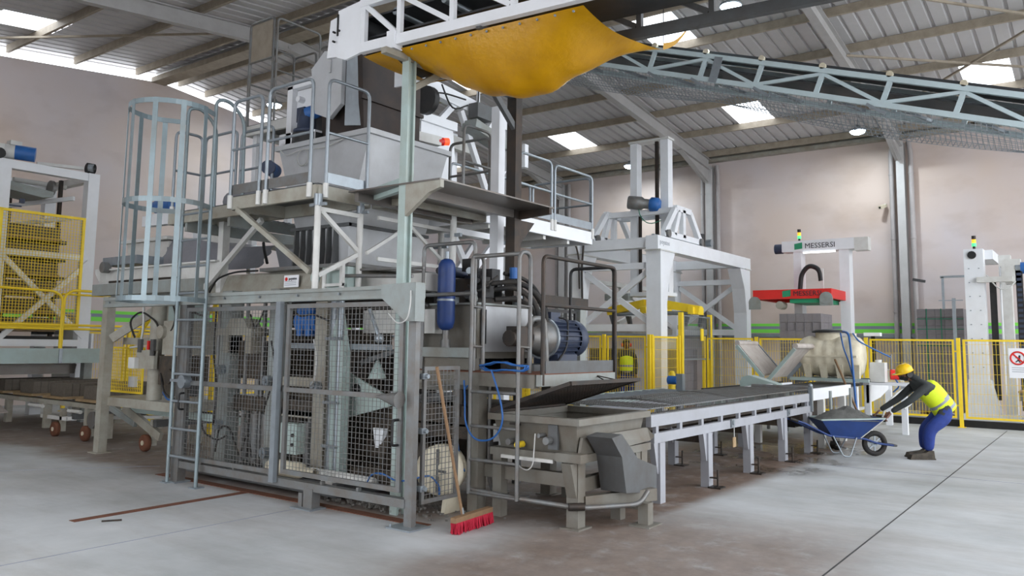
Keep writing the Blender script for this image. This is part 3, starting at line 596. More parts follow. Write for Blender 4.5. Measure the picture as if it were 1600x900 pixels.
ch.add('chute_plate', 'chute_steel', M().loft([(6.28, 6.78, 3.85), (7.2, 6.78, 3.85), (7.2, 7.5, 3.85), (6.28, 7.5, 3.85)], [(6.2, 6.78, 5.0), (7.2, 6.78, 5.0), (7.2, 7.5, 5.0), (6.2, 7.5, 5.0)], False))
ch.add('flange', 'chute_steel', M().box(6.2, 7.24, 6.75, 6.78, 4.40, 4.44).box(7.0, 7.03, 6.74, 6.78, 3.85, 5.0))
ch.add('side_plate', 'hopper', M().prism([(6.1, 7.0, 4.35), (6.1, 7.0, 4.98), (6.1, 7.32, 5.04), (6.1, 7.55, 4.86), (6.1, 7.45, 4.3), (6.1, 7.2, 4.2)], (.06, 0, 0)).box(6.08, 6.10, 7.18, 7.21, 4.75, 5.0))
ch.add('corner_plate', 'galv', M().prism([(6.16, 6.99, 4.1), (6.16, 6.99, 4.98), (6.22, 6.8, 4.98), (6.28, 6.8, 4.1)], (.02, 0, 0)))
gm = T('agitator_gearmotor', 'blue gearmotor on a white frame above the material hopper', 'motor', (6.4, 7.6, 3.98))
gm.add('motor_body', 'motor_blue', M().cyl((6.2, 7.72, 4.36), (6.42, 7.28, 4.50), .085, 16)); gm.add('fan_cover', 'galv', M().cyl((6.42, 7.28, 4.50), (6.5, 7.12, 4.55), .09, 16)); gm.add('gearbox', 'motor_navy', M().lathe([(0, .24), (.08, .24), (.11, .12), (.12, 0), (.16, -.02), (.16, -.06), (0, -.06)], (6.22, 7.74, 4.18), n=16).box(6.14, 6.3, 7.7, 7.84, 4.26, 4.44))
gm.add('mount', 'white', M().box(6.15, 6.6, 7.5, 7.9, 4.1, 4.13).box(6.15, 6.2, 7.5, 7.54, 3.98, 4.1))
gm.add('drive_skirt', 'black', M().cyl((6.25, 7.7, 3.98), (6.25, 7.7, 4.1), .22, 16))
gm.add('rail_plate', 'grey_dark', M().bar((6.3, 7.45, 4.36), (7.0, 7.45, 4.36), .06, .14))
fr = T('portal_frame', 'white square-tube portal frame carrying the chute and gearmotor', 'frame', (6.4, 7.9, 3.98))
fr.add('post', 'white', M().box(6.36, 6.44, 8.22, 8.32, 3.98, 4.85)); fr.add('post', 'white', M().box(6.36, 6.44, 7.42, 7.48, 3.98, 4.3)); fr.add('top_beam', 'white', M().bar((6.4, 8.32, 4.86), (6.4, 7.3, 4.86), .08, .1)); fr.add('gusset', 'white', M().prism([(6.36, 8.45, 4.24), (6.36, 8.2, 4.24), (6.36, 8.0, 4.1), (6.36, 8.45, 4.1)], (.02, 0, 0)))
fr.add('shroud', 'grey_dark', M().box(6.6, 7.0, 7.7, 8.2, 4.15, 4.75)); fr.add('hole_plate', 'white', M().box(6.44, 6.46, 7.9, 8.22, 4.3, 4.8).cyl((6.35, 8.1, 4.66), (6.44, 8.1, 4.66), .04, 10))
bc = T('warning_beacon', 'red warning beacon on the rail behind the hopper', 'beacon', (7.9, 7.0, 4.2))
bc.add('base', 'red', M().cyl((7.82, 7.03, 4.27), (7.9, 7.0, 4.28), .055, 14)); bc.add('lens', 'beacon_red', M().cyl((7.9, 7.0, 4.28), (7.97, 6.97, 4.29), .05, 14)); bc.add('bracket', 'white_old', M().bar((7.2, 7.2, 4.3), (7.85, 7.02, 4.27), .1, .12))
# ================================================================ belt conveyor with the tarpaulin (near truss X=5.4, far truss X=6.4)
bc2 = T('feed_conveyor', 'white truss belt conveyor above the hopper with the tarpaulin below', 'conveyor', (5.9, 3.0, 4.4))
def cz(y): return 4.41 + (y-3.5)*.0375
Y0, Y1 = -2.5, 5.92
for x, mt in ((5.40, 'white'), (6.40, 'grey_dark')):  # far truss coloured dark: its backlit shade is painted in
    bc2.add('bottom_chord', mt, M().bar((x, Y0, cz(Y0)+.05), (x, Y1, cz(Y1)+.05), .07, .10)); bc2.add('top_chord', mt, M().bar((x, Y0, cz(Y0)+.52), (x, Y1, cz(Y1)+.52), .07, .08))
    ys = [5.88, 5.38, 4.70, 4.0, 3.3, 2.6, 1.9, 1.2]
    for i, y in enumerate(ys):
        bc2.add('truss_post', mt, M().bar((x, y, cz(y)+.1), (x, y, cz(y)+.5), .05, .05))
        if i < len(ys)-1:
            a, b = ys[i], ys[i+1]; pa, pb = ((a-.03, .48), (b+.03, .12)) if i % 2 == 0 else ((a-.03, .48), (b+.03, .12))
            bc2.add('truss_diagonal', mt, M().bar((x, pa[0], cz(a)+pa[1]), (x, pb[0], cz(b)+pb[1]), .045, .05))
bc2.add('belt', 'belt_dark', M().bar((5.9, Y0, cz(Y0)+.42), (5.9, 6.1, cz(6.1)+.42), .8, .02).bar((5.9, Y0, cz(Y0)+.2), (5.9, 6.1, cz(6.1)+.2), .8, .02))
bc2.add('head_drum', 'belt_dark', M().cyl((5.5, 6.08, 4.85), (6.3, 6.08, 4.85), .13, 18)); bc2.add('idler', 'galv', M().cyl((5.5, 5.55, 4.9), (6.3, 5.55, 4.9), .04, 10)); bc2.add('idler', 'galv', M().cyl((5.5, 4.9, 4.86), (6.3, 4.9, 4.86), .04, 10))
bc2.add('scraper_box', 'black', M().box(5.5, 6.3, 5.5, 5.95, 4.5, 4.62))
h_ = bc2.add('head_plate', 'white', M().prism([(5.37, 5.90, 4.50), (5.37, 5.90, 5.05), (5.37, 6.25, 5.02), (5.37, 6.25, 4.52), (5.37, 6.12, 4.47)], (.03, 0, 0)))
bc2.add('head_plate', 'white', M().prism([(5.40, 6.26, 4.54), (5.40, 6.26, 4.98), (5.40, 6.40, 4.96), (5.40, 6.44, 4.56)], (.03, 0, 0)))
bc2.add('head_plate', 'white', M().prism([(6.40, 5.90, 4.50), (6.40, 5.90, 5.05), (6.40, 6.44, 5.0), (6.40, 6.44, 4.52)], (.03, 0, 0)))
bc2.add('tension_slot', 'black', M().box(5.36, 5.40, 6.235, 6.255, 4.75, 4.98).cyl((5.35, 6.3, 4.8), (5.38, 6.3, 4.8), .012, 8).cyl((5.35, 6.22, 4.8), (5.38, 6.22, 4.8), .012, 8).cyl((5.35, 6.3, 4.7), (5.38, 6.3, 4.7), .012, 8), h_, True)
bc2.add('clamp', 'white', M().box(5.34, 5.46, 5.40, 5.50, 4.44, 4.62))
bc2.add('cross_tie', 'grey_dark', M().bar((5.4, 4.4, cz(4.4)), (6.4, 4.4, cz(4.4)), .05, .05)); bc2.add('suspension_rod', 'galv', M().cyl((5.4, 5.6, 5.0), (5.4, 5.6, 6.4), .012, 6))
# tarpaulin slung below
G = []
NU, NV = 48, 26
for i in range(NU+1):
    u = i/NU; y = 5.52 - u*2.2; row = []
    for j in range(NV+1):
        v = j/NV; far = 6.42 + .55*max(0, (u-.72)/.28)**1.5
        x = 5.44 + v*(far-5.44); zt = cz(y)-.02 + v*(.10*max(0, (u-.7)/.3))
        sag = (.02 + .50*math.sin(math.pi*min(1, (u**1.25)*.92+.05))**1.1) * (4*v*(1-v))**.85
        wr = (.012*math.sin(9*u+6*v) + .009*math.sin(23*u-7*v+1))*math.sin(math.pi*v) + .012*math.sin(41*u+3*v)*(1-v)*v*3
        row.append((x + .12*math.sin(math.pi*v)*0, y + .06*math.sin(math.pi*v)*(u-.5), zt - sag + wr))
    G.append(row)
tp = T('tarpaulin', 'yellow tarpaulin hanging in a deep sag below the overhead conveyor', 'tarpaulin', (5.9, 4.5, 4.2))
tp.add('sheet', 'tarp', M().surf(G))
m = M()
for i in range(2, NU, 4):
    q = V(G[i][0]); m.cyl((q.x-.012, q.y, q.z-.035), (q.x+.0, q.y, q.z-.035), .011, 8)
tp.add('eyelet', 'galv', m, None, True)
m = M()
G2 = [[V(G[-1][NV])*(1-a) + V((7.25, 3.15, 4.80))*a + V((0, .02, -.06*math.sin(3.14*a)+b*.07*(1-a*.8))) for b in (0, .5, 1)] for a in [k/8 for k in range(9)]]
tp.add('corner_strap', 'tarp', M().surf([[p for p in r] for r in G2]))
G3 = [[(5.42+v*1.0, 5.9-u*.36, cz(5.7)-.02-.16*4*v*(1-v)*(.2+.8*u)) for v in [k/8 for k in range(9)]] for u in [k/4 for k in range(5)]]
tp.add('loose_flap', 'tarp', M().surf(G3))
# ================================================================ steel canopy over the hydraulic unit
ca = T('steel_canopy', 'grey steel canopy on two square posts above the hydraulic unit', 'canopy', (6.5, 5.43, 0))
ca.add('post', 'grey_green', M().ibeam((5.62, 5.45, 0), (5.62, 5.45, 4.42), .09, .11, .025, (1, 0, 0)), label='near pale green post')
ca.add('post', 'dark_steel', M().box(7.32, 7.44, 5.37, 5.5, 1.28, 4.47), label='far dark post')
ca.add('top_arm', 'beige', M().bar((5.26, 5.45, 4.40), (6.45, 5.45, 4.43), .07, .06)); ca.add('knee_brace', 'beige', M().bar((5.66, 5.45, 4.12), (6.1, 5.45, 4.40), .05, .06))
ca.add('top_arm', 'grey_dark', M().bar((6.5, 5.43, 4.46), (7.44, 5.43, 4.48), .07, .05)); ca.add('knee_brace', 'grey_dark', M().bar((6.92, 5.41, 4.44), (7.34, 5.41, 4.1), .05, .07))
ca.add('roof_plate', 'sheet_steel', M().box(5.55, 7.5, 4.95, 6.2, 3.13, 3.145))
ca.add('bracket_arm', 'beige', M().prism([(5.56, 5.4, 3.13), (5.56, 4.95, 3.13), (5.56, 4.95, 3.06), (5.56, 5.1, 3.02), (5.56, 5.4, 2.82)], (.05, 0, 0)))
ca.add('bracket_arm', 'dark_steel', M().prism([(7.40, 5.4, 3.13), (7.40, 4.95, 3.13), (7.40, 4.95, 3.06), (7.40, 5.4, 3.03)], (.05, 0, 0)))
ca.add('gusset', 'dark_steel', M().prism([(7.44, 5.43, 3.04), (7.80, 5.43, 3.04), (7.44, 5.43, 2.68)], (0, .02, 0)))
ca.add('stiffener', 'sheet_steel', M().box(5.6, 7.45, 5.38, 5.44, 3.04, 3.13)); ca.add('stiffener', 'sheet_steel', M().box(5.6, 7.45, 6.1, 6.16, 3.04, 3.13))
# ================================================================ mixing tower behind
tw = T('mixing_tower', 'white mixing tower with beams and housings behind the hopper platform', 'tower', (9.5, 8.6, 0))
tw.add('main_beam', 'white', M().bar((8.2, 8.5, 5.75), (11.6, 8.5, 5.50), .14, .24)); tw.add('main_beam', 'white_old', M().bar((8.2, 9.6, 5.4), (11.6, 9.6, 5.3), .14, .24))
for x, y in ((8.3, 8.5), (11.3, 8.5), (11.3, 9.8), (8.3, 9.8)): tw.add('leg', 'white', M().box(x-.08, x+.08, y-.08, y+.08, 0, 5.55))
for a, b in (((9.9, 8.5, 5.6), (8.9, 8.5, 4.6)), ((9.95, 8.45, 5.45), (11.2, 8.45, 3.3)), ((11.3, 8.4, 4.9), (10.1, 8.4, 3.5)), ((10.6, 8.5, 5.1), (10.9, 8.5, 5.5))): tw.add('brace', 'white', M().bar(a, b, .08, .1))
tw.add('mixer_housing', 'white', M().loft([(8.7, 8.2, 3.4), (9.7, 8.2, 3.4), (9.7, 9.2, 3.4), (8.7, 9.2, 3.4)], [(8.85, 8.3, 5.0), (9.6, 8.3, 5.0), (9.6, 9.1, 5.0), (8.85, 9.1, 5.0)]).box(8.8, 9.65, 8.25, 9.15, 5.0, 5.14))
tw.add('side_housing', 'white_old', M().box(7.9, 8.6, 8.3, 9.2, 4.4, 5.1)); tw.add('pulley', 'black', M().cyl((8.75, 8.15, 5.28), (8.85, 8.15, 5.28), .22, 18))
tw.add('motor', 'black', M().cyl((9.1, 7.7, 3.55), (9.6, 7.9, 3.55), .12, 14)); tw.add('belt_guard', 'grey', M().bar((10.0, 8.3, 5.2), (11.0, 8.3, 5.0), .3, .18)); tw.add('cabinet', 'grey_dark', M().box(10.1, 10.5, 8.2, 8.4, 5.35, 5.6))
for h in ([(8.4, 8.3, 5.75), (8.7, 8.25, 5.4), (9.3, 8.25, 5.55), (9.9, 8.3, 5.6)], [(9.3, 8.3, 5.7), (9.5, 8.25, 5.3), (9.9, 8.25, 5.5)], [(10.2, 8.3, 6.6), (10.22, 8.28, 5.9), (10.2, 8.3, 5.3)]): tw.add('cable', 'black', M().tube(h, .014, 6, .2))
tw.add('hook_rod', 'white', M().cyl((10.35, 8.4, 5.5), (10.35, 8.4, 6.4), .03, 8)); tw.add('top_frame', 'white', M().bar((8.3, 8.5, 6.1), (10.2, 8.5, 6.0), .08, .1))
tw.add('panel', 'white', M().box(10.9, 11.0, 7.8, 8.6, 4.6, 5.0))
# upper left platform
ul = T('upper_gallery', 'small gallery with brown tube guard rails and a sheet panel high up at left', 'platform', (8.3, 10.4, 0))
deck(ul, 8.0, 8.9, 9.4, 11.5, 5.2, .16, 'white_old')
o = ul.add('guard_rail', 'galv_worn', M().loop((7.98, 11.5), (7.98, 10.86), 5.1, 6.97, .022, False)); ul.add('panel', 'purlin', M().box(7.975, 7.985, 10.9, 11.46, 6.3, 6.93), o); ul.add('mid_bar', 'galv_worn', M().cyl((7.98, 11.5, 6.28), (7.98, 10.86, 6.28), .02, 8), o)
for a, b, z1 in (((8.0, 10.8), (8.9, 10.8), 6.95), ((8.92, 10.8), (8.92, 9.9), 6.7), ((8.92, 9.85), (8.92, 9.1), 6.6), ((8.0, 11.5), (8.9, 11.5), 6.7), ((8.9, 11.5), (8.9, 10.9), 6.65)): ul.add('guard_rail', 'galv_worn', M().loop(a, b, 5.1, z1, .02))
ul.add('toe_beam', 'beige', M().bar((8.1, 10.6, 5.55), (8.9, 9.4, 5.55), .03, .12)); ul.add('leg', 'white', M().box(8.75, 8.85, 11.3, 11.4, 0, 5.1)); ul.add('leg', 'white', M().box(8.75, 8.85, 9.5, 9.6, 0, 5.1)); ul.add('leg', 'white', M().box(8.05, 8.15, 11.3, 11.4, 2.7, 5.1))
# ================================================================ hydraulic platform (X 6.1-7.5, Y 4.17-5.8)
hy = T('hydraulic_platform', 'small dark railed steel platform carrying the hydraulic unit beside the press', 'platform', (6.8, 4.9, 0))
hy.add('deck_plate', 'rust', M().box(6.1, 7.5, 4.17, 5.75, 1.325, 1.335))
hy.add('edge_beam', 'grey', M().box(6.1, 7.5, 4.15, 4.21, 1.22, 1.325)); hy.add('edge_beam', 'beige_shaded', M().box(6.08, 6.16, 4.22, 5.7, 1.20, 1.325)); hy.add('edge_beam', 'grey', M().box(7.44, 7.5, 4.22, 5.7, 1.22, 1.325))
hy.add('toe_board', 'grey_dark', M().box(6.2, 7.48, 4.17, 4.18, 1.335, 1.45)); hy.add('toe_board', 'grey', M().box(6.09, 6.1, 4.96, 5.7, 1.465, 1.56)); hy.add('tray_beam', 'beige_shaded', M().box(6.12, 6.2, 4.96, 5.72, 1.345, 1.455)); hy.add('under_beam', 'beige_shaded', M().box(6.3, 6.4, 4.6, 6.2, 1.12, 1.22))
for x, y in ((6.16, 4.93), (7.4, 4.93)): l = hy.add('leg', 'beige_shaded', M().box(x-.065, x+.065, y-.06, y+.06, 0, 1.2)); hy.add('foot_plate', 'beige_shaded', M().box(x-.1, x+.1, y-.1, y+.1, 0, .012), l)
def bigrail(a, b, z0, z1, mt='dark_steel', mid=None, r=.02):
    o = hy.add('guard_rail', mt, M().loop(a, b, z0, z1, r, False, .07))
    if mid: hy.add('mid_bar', mt, M().cyl((*a, mid), (*b, mid), r*.9, 8), o)
bigrail((6.13, 4.16), (7.48, 4.16), 1.23, 2.42, 'dark_steel', 1.965); bigrail((7.49, 4.18), (7.49, 4.72), 1.42, 2.43, 'black', None, .018)
bigrail((6.1, 5.63), (6.1, 4.95), 1.34, 2.60, 'galv_worn', None)
hy.add('mid_bar', 'galv_worn', M().cyl((6.1, 5.66, 2.09), (6.1, 4.93, 2.09), .02, 8))
for q in ([(6.28, 4.88, 1.2), (6.28, 4.88, .5), (6.3, 4.86, .2), (6.5, 4.8, .16)], [(6.24, 4.85, 1.2), (6.24, 4.85, .3), (6.3, 4.8, .12), (6.7, 4.7, .10)]): hy.add('conduit', 'galv_worn', M().tube(q, .018, 8, .12))
hy.add('conduit_clamp', 'grey_dark', M().box(6.2, 6.34, 4.81, 4.83, .62, .66)); hy.add('conduit_clamp', 'grey_dark', M().box(6.2, 6.34, 4.81, 4.83, .92, .96))
# oil tank
ot = T('oil_tank', 'grey steel oil tank on the hydraulic platform', 'tank', (6.95, 5.5, 1.335))
ot.add('tank_body', 'beige_shaded', M().box(6.4, 7.5, 5.15, 5.9, 1.45, 2.0)); ot.add('lid', 'grey', M().box(6.37, 7.53, 5.12, 5.93, 2.0, 2.02)); ot.add('front_sheet', 'hopper', M().box(6.52, 7.5, 5.14, 5.15, 1.52, 1.99))
for x in (6.5, 7.35): ot.add('foot', 'grey_dark', M().box(x, x+.1, 5.2, 5.85, 1.335, 1.45))
ot.add('lifting_eye', 'grey', M().cyl((6.38, 5.2, 2.06), (6.4, 5.2, 2.06), .05, 12)); ot.add('level_gauge', 'black', M().box(6.44, 6.5, 5.11, 5.14, 1.6, 1.95)); ot.add('filler_cap', 'galv', M().cyl((7.3, 5.3, 2.02), (7.3, 5.3, 2.14), .06, 14).box(7.35, 7.5, 5.2, 5.4, 2.02, 2.06))
ot.add('drain_pipe', 'galv_worn', M().tube([(6.36, 5.8, 2.0), (6.3, 5.84, 2.02), (6.28, 5.86, 1.9), (6.28, 5.86, 1.45)], .022, 8, .05))
ac = T('accumulator', 'tall dark blue accumulator bottle strapped beside the oil tank', 'gas bottle', (6.22, 5.42, 1.335))
ac.add('bottle', 'blue', M().lathe([(0, 0), (.03, .0), (.075, .03), (.092, .09), (.092, .62), (.085, .68), (.06, .72), (.03, .735), (0, .735)], (6.22, 5.42, 1.73), n=24)); ac.add('strap', 'galv', M().cyl((6.22, 5.42, 2.03), (6.22, 5.42, 2.05), .096, 24).box(6.3, 6.4, 5.4, 5.44, 2.0, 2.08)); ac.add('neck', 'galv_worn', M().cyl((6.22, 5.42, 1.45), (6.22, 5.42, 1.74), .035, 12).cyl((6.22, 5.42, 1.55), (6.22, 5.42, 1.64), .05, 8)); ac.add('stand', 'grey_dark', M().cyl((6.22, 5.42, 1.336), (6.22, 5.42, 1.45), .05, 10)); ac.add('cap', 'galv', M().cyl((6.22, 5.42, 2.465), (6.22, 5.42, 2.54), .02, 8))
# valve block
vb = T('valve_block', 'cluster of black hydraulic valves and hoses on top of the oil tank', 'valves', (6.8, 5.45, 2.02))
vb.add('manifold', 'dark_steel', M().box(6.5, 6.95, 5.25, 5.65, 2.02, 2.28)); rv = random.Random(11)
for i in range(22):
    x, y, z = 6.44+rv.random()*.56, 5.15+rv.random()*.55, 2.06+rv.random()*.30; s = .03+rv.random()*.04; k = rv.random()
    if k < .5: vb.add('solenoid', 'black' if k < .38 else 'motor_navy', M().box(x-s, x+s*1.3, y-s, y+s, z, z+s*2.2))
    else: vb.add('fitting', 'black' if k < .85 else 'galv', M().cyl((x, y, z), (x-s*1.8, y-s*.7, z+s*.3), s*.75, 10))
vb.add('coil', 'motor_blue', M().cyl((6.95, 5.1, 2.3), (6.95, 5.1, 2.42), .05, 12)); vb.add('coil', 'motor_navy', M().cyl((6.5, 5.6, 2.36), (6.72, 5.62, 2.36), .06, 12))
for h, r in (([(6.9, 5.2, 2.36), (7.2, 5.05, 2.3), (7.35, 4.95, 2.0), (7.36, 4.93, 1.9)], .022), ([(6.85, 5.15, 2.24), (7.1, 5.0, 2.24), (7.22, 4.9, 2.0), (7.2, 4.85, 1.8)], .024), ([(6.6, 5.1, 2.16), (6.75, 4.9, 2.2), (6.9, 4.75, 2.0), (6.85, 4.7, 1.8), (6.6, 4.72, 1.74)], .026), ([(6.55, 5.1, 2.22), (6.75, 4.88, 2.26), (6.95, 4.7, 2.06), (6.95, 4.66, 1.7)], .026), ([(6.62, 5.1, 2.06), (6.85, 4.95, 2.08), (7.0, 4.85, 1.95), (7.0, 4.82, 1.8)], .028), ([(6.45, 5.7, 2.2), (6.2, 5.8, 2.12), (6.05, 6.0, 2.0)], .03), ([(6.45, 5.6, 2.12), (6.25, 5.78, 2.2), (6.0, 5.9, 2.18)], .024), ([(6.42, 5.3, 2.2), (6.38, 5.15, 2.12), (6.45, 5.05, 2.2)], .014), ([(6.5, 5.2, 2.3), (6.42, 5.1, 2.18), (6.6, 5.05, 2.3)], .012), ([(7.0, 5.2, 2.4), (7.05, 5.05, 2.2), (7.0, 5.0, 2.05)], .01)):
    vb.add('hose', 'rubber', M().tube(h, r, 8, .22, 6))
hm = T('pump_motor', 'navy blue finned electric motor with bell housing and pump', 'motor', (7.0, 4.75, 1.335))
mz = 1.67
m = M().cyl((7.0, 4.75, mz), (7.5, 4.75, mz), .165, 28); hm.add('motor_body', 'motor_navy', m)
fm = M().box(0, .44, -.004, .004, .16, .205).mesh('fin')
for i in range(22):
    a = math.radians(i*360/22); o = hm.inst('fin', fm, 'motor_navy'); o.location = V((7.03, 4.75, mz))-hm.loc; o.rotation_euler = (a, 0, 0)
hm.add('fan_cover', 'motor_navy', M().lathe([(.19, 0), (.205, .02), (.205, .1), (.19, .14), (.1, .15), (0, .15)], (7.48, 4.75, mz), (1, 0, 0), 28)); hm.add('end_flange', 'galv', M().cyl((6.97, 4.75, mz), (7.0, 4.75, mz), .22, 28)); hm.add('bell_housing', 'galv_worn', M().lathe([(.10, 0), (.12, .02), (.19, .24), (.2, .27)], (6.7, 4.75, mz), (1, 0, 0), 24))
hm.add('terminal_box', 'motor_navy', M().box(7.0, 7.18, 4.65, 4.85, mz+.17, mz+.27)); hm.add('foot', 'motor_navy', M().box(7.06, 7.44, 4.6, 4.9, 1.40, 1.50)); hm.add('base_rail', 'grey_dark', M().box(6.6, 7.5, 4.58, 4.92, 1.336, 1.40))
hm.add('pump', 'dark_steel', M().box(6.48, 6.7, 4.66, 4.84, 1.58, 1.78).cyl((6.4, 4.75, 1.66), (6.7, 4.75, 1.66), .08, 12).cyl((6.56, 4.72, 1.34), (6.56, 4.72, 1.58), .04, 10)); hm.add('power_cable', 'black', M().tube([(7.15, 4.66, mz+.22), (7.22, 4.58, mz+.2), (7.18, 4.56, mz-.1), (7.05, 4.6, 1.42)], .012, 6, .1)); hm.add('suction_pipe', 'galv_worn', M().tube([(6.62, 4.66, 1.78), (6.62, 4.62, 1.86), (6.8, 4.6, 1.86), (6.84, 4.6, 1.5), (6.84, 4.6, 1.336)], .03, 8, .06))
rg = T('rear_guard_frame', 'dark steel frame with wire mesh behind the pump motor', 'guard fence', (8.6, 5.6, 0))
rg.add('post', 'grey', M().box(9.05, 9.2, 5.55, 5.65, 0, 2.2)); rg.add('top_beam', 'dark_steel', M().box(7.7, 9.2, 5.52, 5.66, 2.1, 2.21)); rg.add('panel_frame', 'black', M().rframe((7.8, 5.6, 1.1), (1.22, 0, 0), (0, 0, .95), .04, .03)); rg.add('wire_mesh', 'black', M().grid((7.8, 5.6, 1.1), (1.22, 0, 0), (0, 0, .95), .06, .06, .003), None, True)
rg.add('post', 'grey_dark', M().box(7.7, 7.78, 5.57, 5.64, 0, 2.1))
# ladder to the platform
l2 = T('platform_ladder', 'worn steel ladder with arched hand rails on the hydraulic platform', 'ladder', (6.0, 4.6, .2))
for y in (4.90, 4.34): l2.add('rail', 'galv_worn', M().tube([(6.0, y, .2), (6.0, y, 2.46), (6.18, y, 2.46), (6.18, y, 1.25)], .02, 8, .09, 6))
rm2 = M().tube([(6.0, 4.90, 0), (6.0, 4.34, 0)], .016, 8).mesh('rung')
for z in (1.15, .83, .52, .215): l2.inst('rung', rm2, 'galv_worn').location = V((0, 0, z))-l2.loc
l2.add('cross_bar', 'galv_worn', M().cyl((6.02, 4.9, 2.44), (6.02, 4.34, 2.44), .02, 8)); 
for y in (4.90, 4.34):
    for z in (1.62, 2.0): l2.add('spacer', 'galv_worn', M().cyl((6.0, y, z-.04), (6.18, y, z-.05), .012, 8))
bh = T('blue_hose_coil', 'bright blue air hose coiled over the ladder with a loop hanging down', 'hose', (6.0, 4.5, 1.3))
c_ = []
for a in range(58): c_.append((5.98+.02*math.sin(a*.9), 4.5+.27*math.cos(a*.42)+.02*math.sin(a), 1.39+.035*math.sin(a*.42)+.012*math.cos(a*1.7)))
bh.add('coil', 'hose_blue', M().tube(c_, .0075, 6)); bh.add('hanging_loop', 'hose_blue', M().tube([(5.96, 4.62, 1.36), (5.95, 4.5, 1.1), (5.95, 4.46, .88), (5.95, 4.58, .72), (5.95, 4.8, .7), (5.95, 4.92, .85), (5.97, 4.94, 1.1), (6.0, 4.98, 1.25)], .009, 8, .2, 6))
bh.add('tail', 'hose_blue', M().tube([(6.1, 5.0, 1.22), (6.06, 5.1, 1.05), (6.05, 5.12, .8), (6.05, 5.05, .5), (6.0, 4.95, .4)], .008, 6, .2)); bh.add('regulator', 'dark_steel', M().box(6.0, 6.1, 5.0, 5.12, 1.02, 1.16).cyl((6.02, 5.06, .9), (6.02, 5.06, 1.02), .03, 10))
# ================================================================ feed box with mesh lid
fb = T('feed_box', 'beige steel feed box on legs in front of the hydraulic platform', 'hopper', (6.8, 4.3, 0))
t4 = [(6.18, 3.82, .89), (7.46, 3.82, .89), (7.46, 4.74, .89), (6.18, 4.74, .89)]; b4 = [(6.24, 3.86, .62), (7.4, 3.86, .62), (7.4, 4.7, .62), (6.24, 4.7, .62)]
bx = fb.add('box_body', 'beige_shaded', M().loft(b4, t4, False)); fb.add('rim', 'beige_shaded', M().rframe((6.12, 3.76, .92), (1.38, 0, 0), (0, 1.02, 0), .07, .06)); fb.add('box_floor', 'greasy', M().box(6.26, 7.38, 3.88, 4.68, .70, .72))
fb.add('side_skirt', 'beige_shaded', M().prism([(6.25, 3.80, .78), (7.5, 3.80, .78), (7.5, 3.72, .70), (7.46, 3.74, .66), (6.2, 3.80, .60)], (0, .03, 0)))
fb.add('base_frame', 'beige_shaded', M().rframe((6.14, 3.76, .60), (1.36, 0, 0), (0, 1.0, 0), .09, .07)); fb.add('ledge', 'white_old', M().box(6.1, 6.13, 4.02, 4.6, .55, .58)); fb.add('end_block', 'beige_shaded', M().box(6.08, 6.2, 3.72, 3.98, .575, .65))
fb.add('bracket', 'grey_dark', M().box(6.17, 6.2, 4.02, 4.12, .66, .88)); fb.add('nozzle', 'galv_worn', M().cyl((6.1, 4.1, .74), (6.2, 4.1, .74), .035, 10).cyl((6.1, 4.18, .78), (6.2, 4.18, .78), .02, 8)); fb.add('nozzle', 'galv_worn', M().cyl((6.1, 4.52, .70), (6.22, 4.52, .70), .03, 10)); fb.add('valve', 'yellow', M().cyl((6.1, 4.42, .68), (6.2, 4.42, .68), .03, 8)); fb.add('tap', 'dark_steel', M().cyl((6.15, 4.46, .86), (6.15, 4.46, .70), .012, 8).bar((6.13, 4.52, .865), (6.13, 4.40, .865), .02))
fb.add('cable', 'cable', M().tube([(6.1, 4.42, .66), (6.08, 4.4, .5), (6.08, 4.28, .46), (6.08, 4.22, .52), (6.08, 4.2, .8)], .006, 6, .08))
def taper_leg(t, x, y, ztop, mt, wd=.12, lab=None):
    l = t.add('leg', mt, M().box(x-wd/2, x+wd/2, y-wd/2, y+wd/2, 0, ztop).prism([(x-wd/2, y-wd/2+.01, ztop), (x-wd/2-.11, y-wd/2+.01, ztop), (x-wd/2-.01, y-wd/2+.01, ztop-.3), (x-wd/2, y-wd/2+.01, ztop-.3)], (0, wd-.02, 0)))
    t.add('foot_plate', mt, M().box(x-.11, x+.11, y-.1, y+.1, 0, .014), l)
for x, y in ((6.2, 3.84), (7.4, 3.84), (6.2, 4.68), (7.4, 4.68)):
    if y < 4: taper_leg(fb, x, y, .57, 'beige_shaded')
    else: fb.add('leg', 'beige_shaded', M().box(x-.05, x+.05, y-.05, y+.05, 0, .57))
fb.add('cross_beam', 'beige_shaded', M().box(6.2, 6.28, 3.9, 4.95, .34, .46)); fb.add('cross_beam', 'beige_shaded', M().box(6.3, 7.4, 3.82, 3.9, .3, .42)); fb.add('stretcher', 'beige_shaded', M().bar((6.26, 3.8, .22), (6.95, 3.45, .24), .08, .11)); l = fb.add('leg', 'beige_shaded', M().box(6.66, 6.76, 3.37, 3.47, 0, .2)); fb.add('foot_plate', 'beige_shaded', M().box(6.58, 6.84, 3.32, 3.52, 0, .014), l)
fb.add('support', 'beige_shaded', M().box(6.75, 6.85, 3.7, 3.8, .0, .6)); fb.add('support', 'beige_shaded', M().box(6.85, 7.0, 3.62, 3.8, .42, .54))
fb.add('drain_pipe', 'galv_worn', M().tube([(6.02, 4.88, .24), (6.02, 4.36, .22), (6.1, 3.82, .2), (6.2, 3.72, .19), (6.6, 3.42, .2), (6.72, 3.4, .3)], .022, 8, .12)); fb.add('pipe_joint', 'dark_steel', M().cyl((6.08, 3.84, .2), (6.18, 3.74, .2), .035, 10))
g0 = [(6.24, 3.50, .80), (6.42, 3.50, .82), (6.72, 3.50, .58), (7.1, 3.50, .47), (7.1, 3.50, .23), (6.5, 3.50, .30), (6.42, 3.50, .62)]
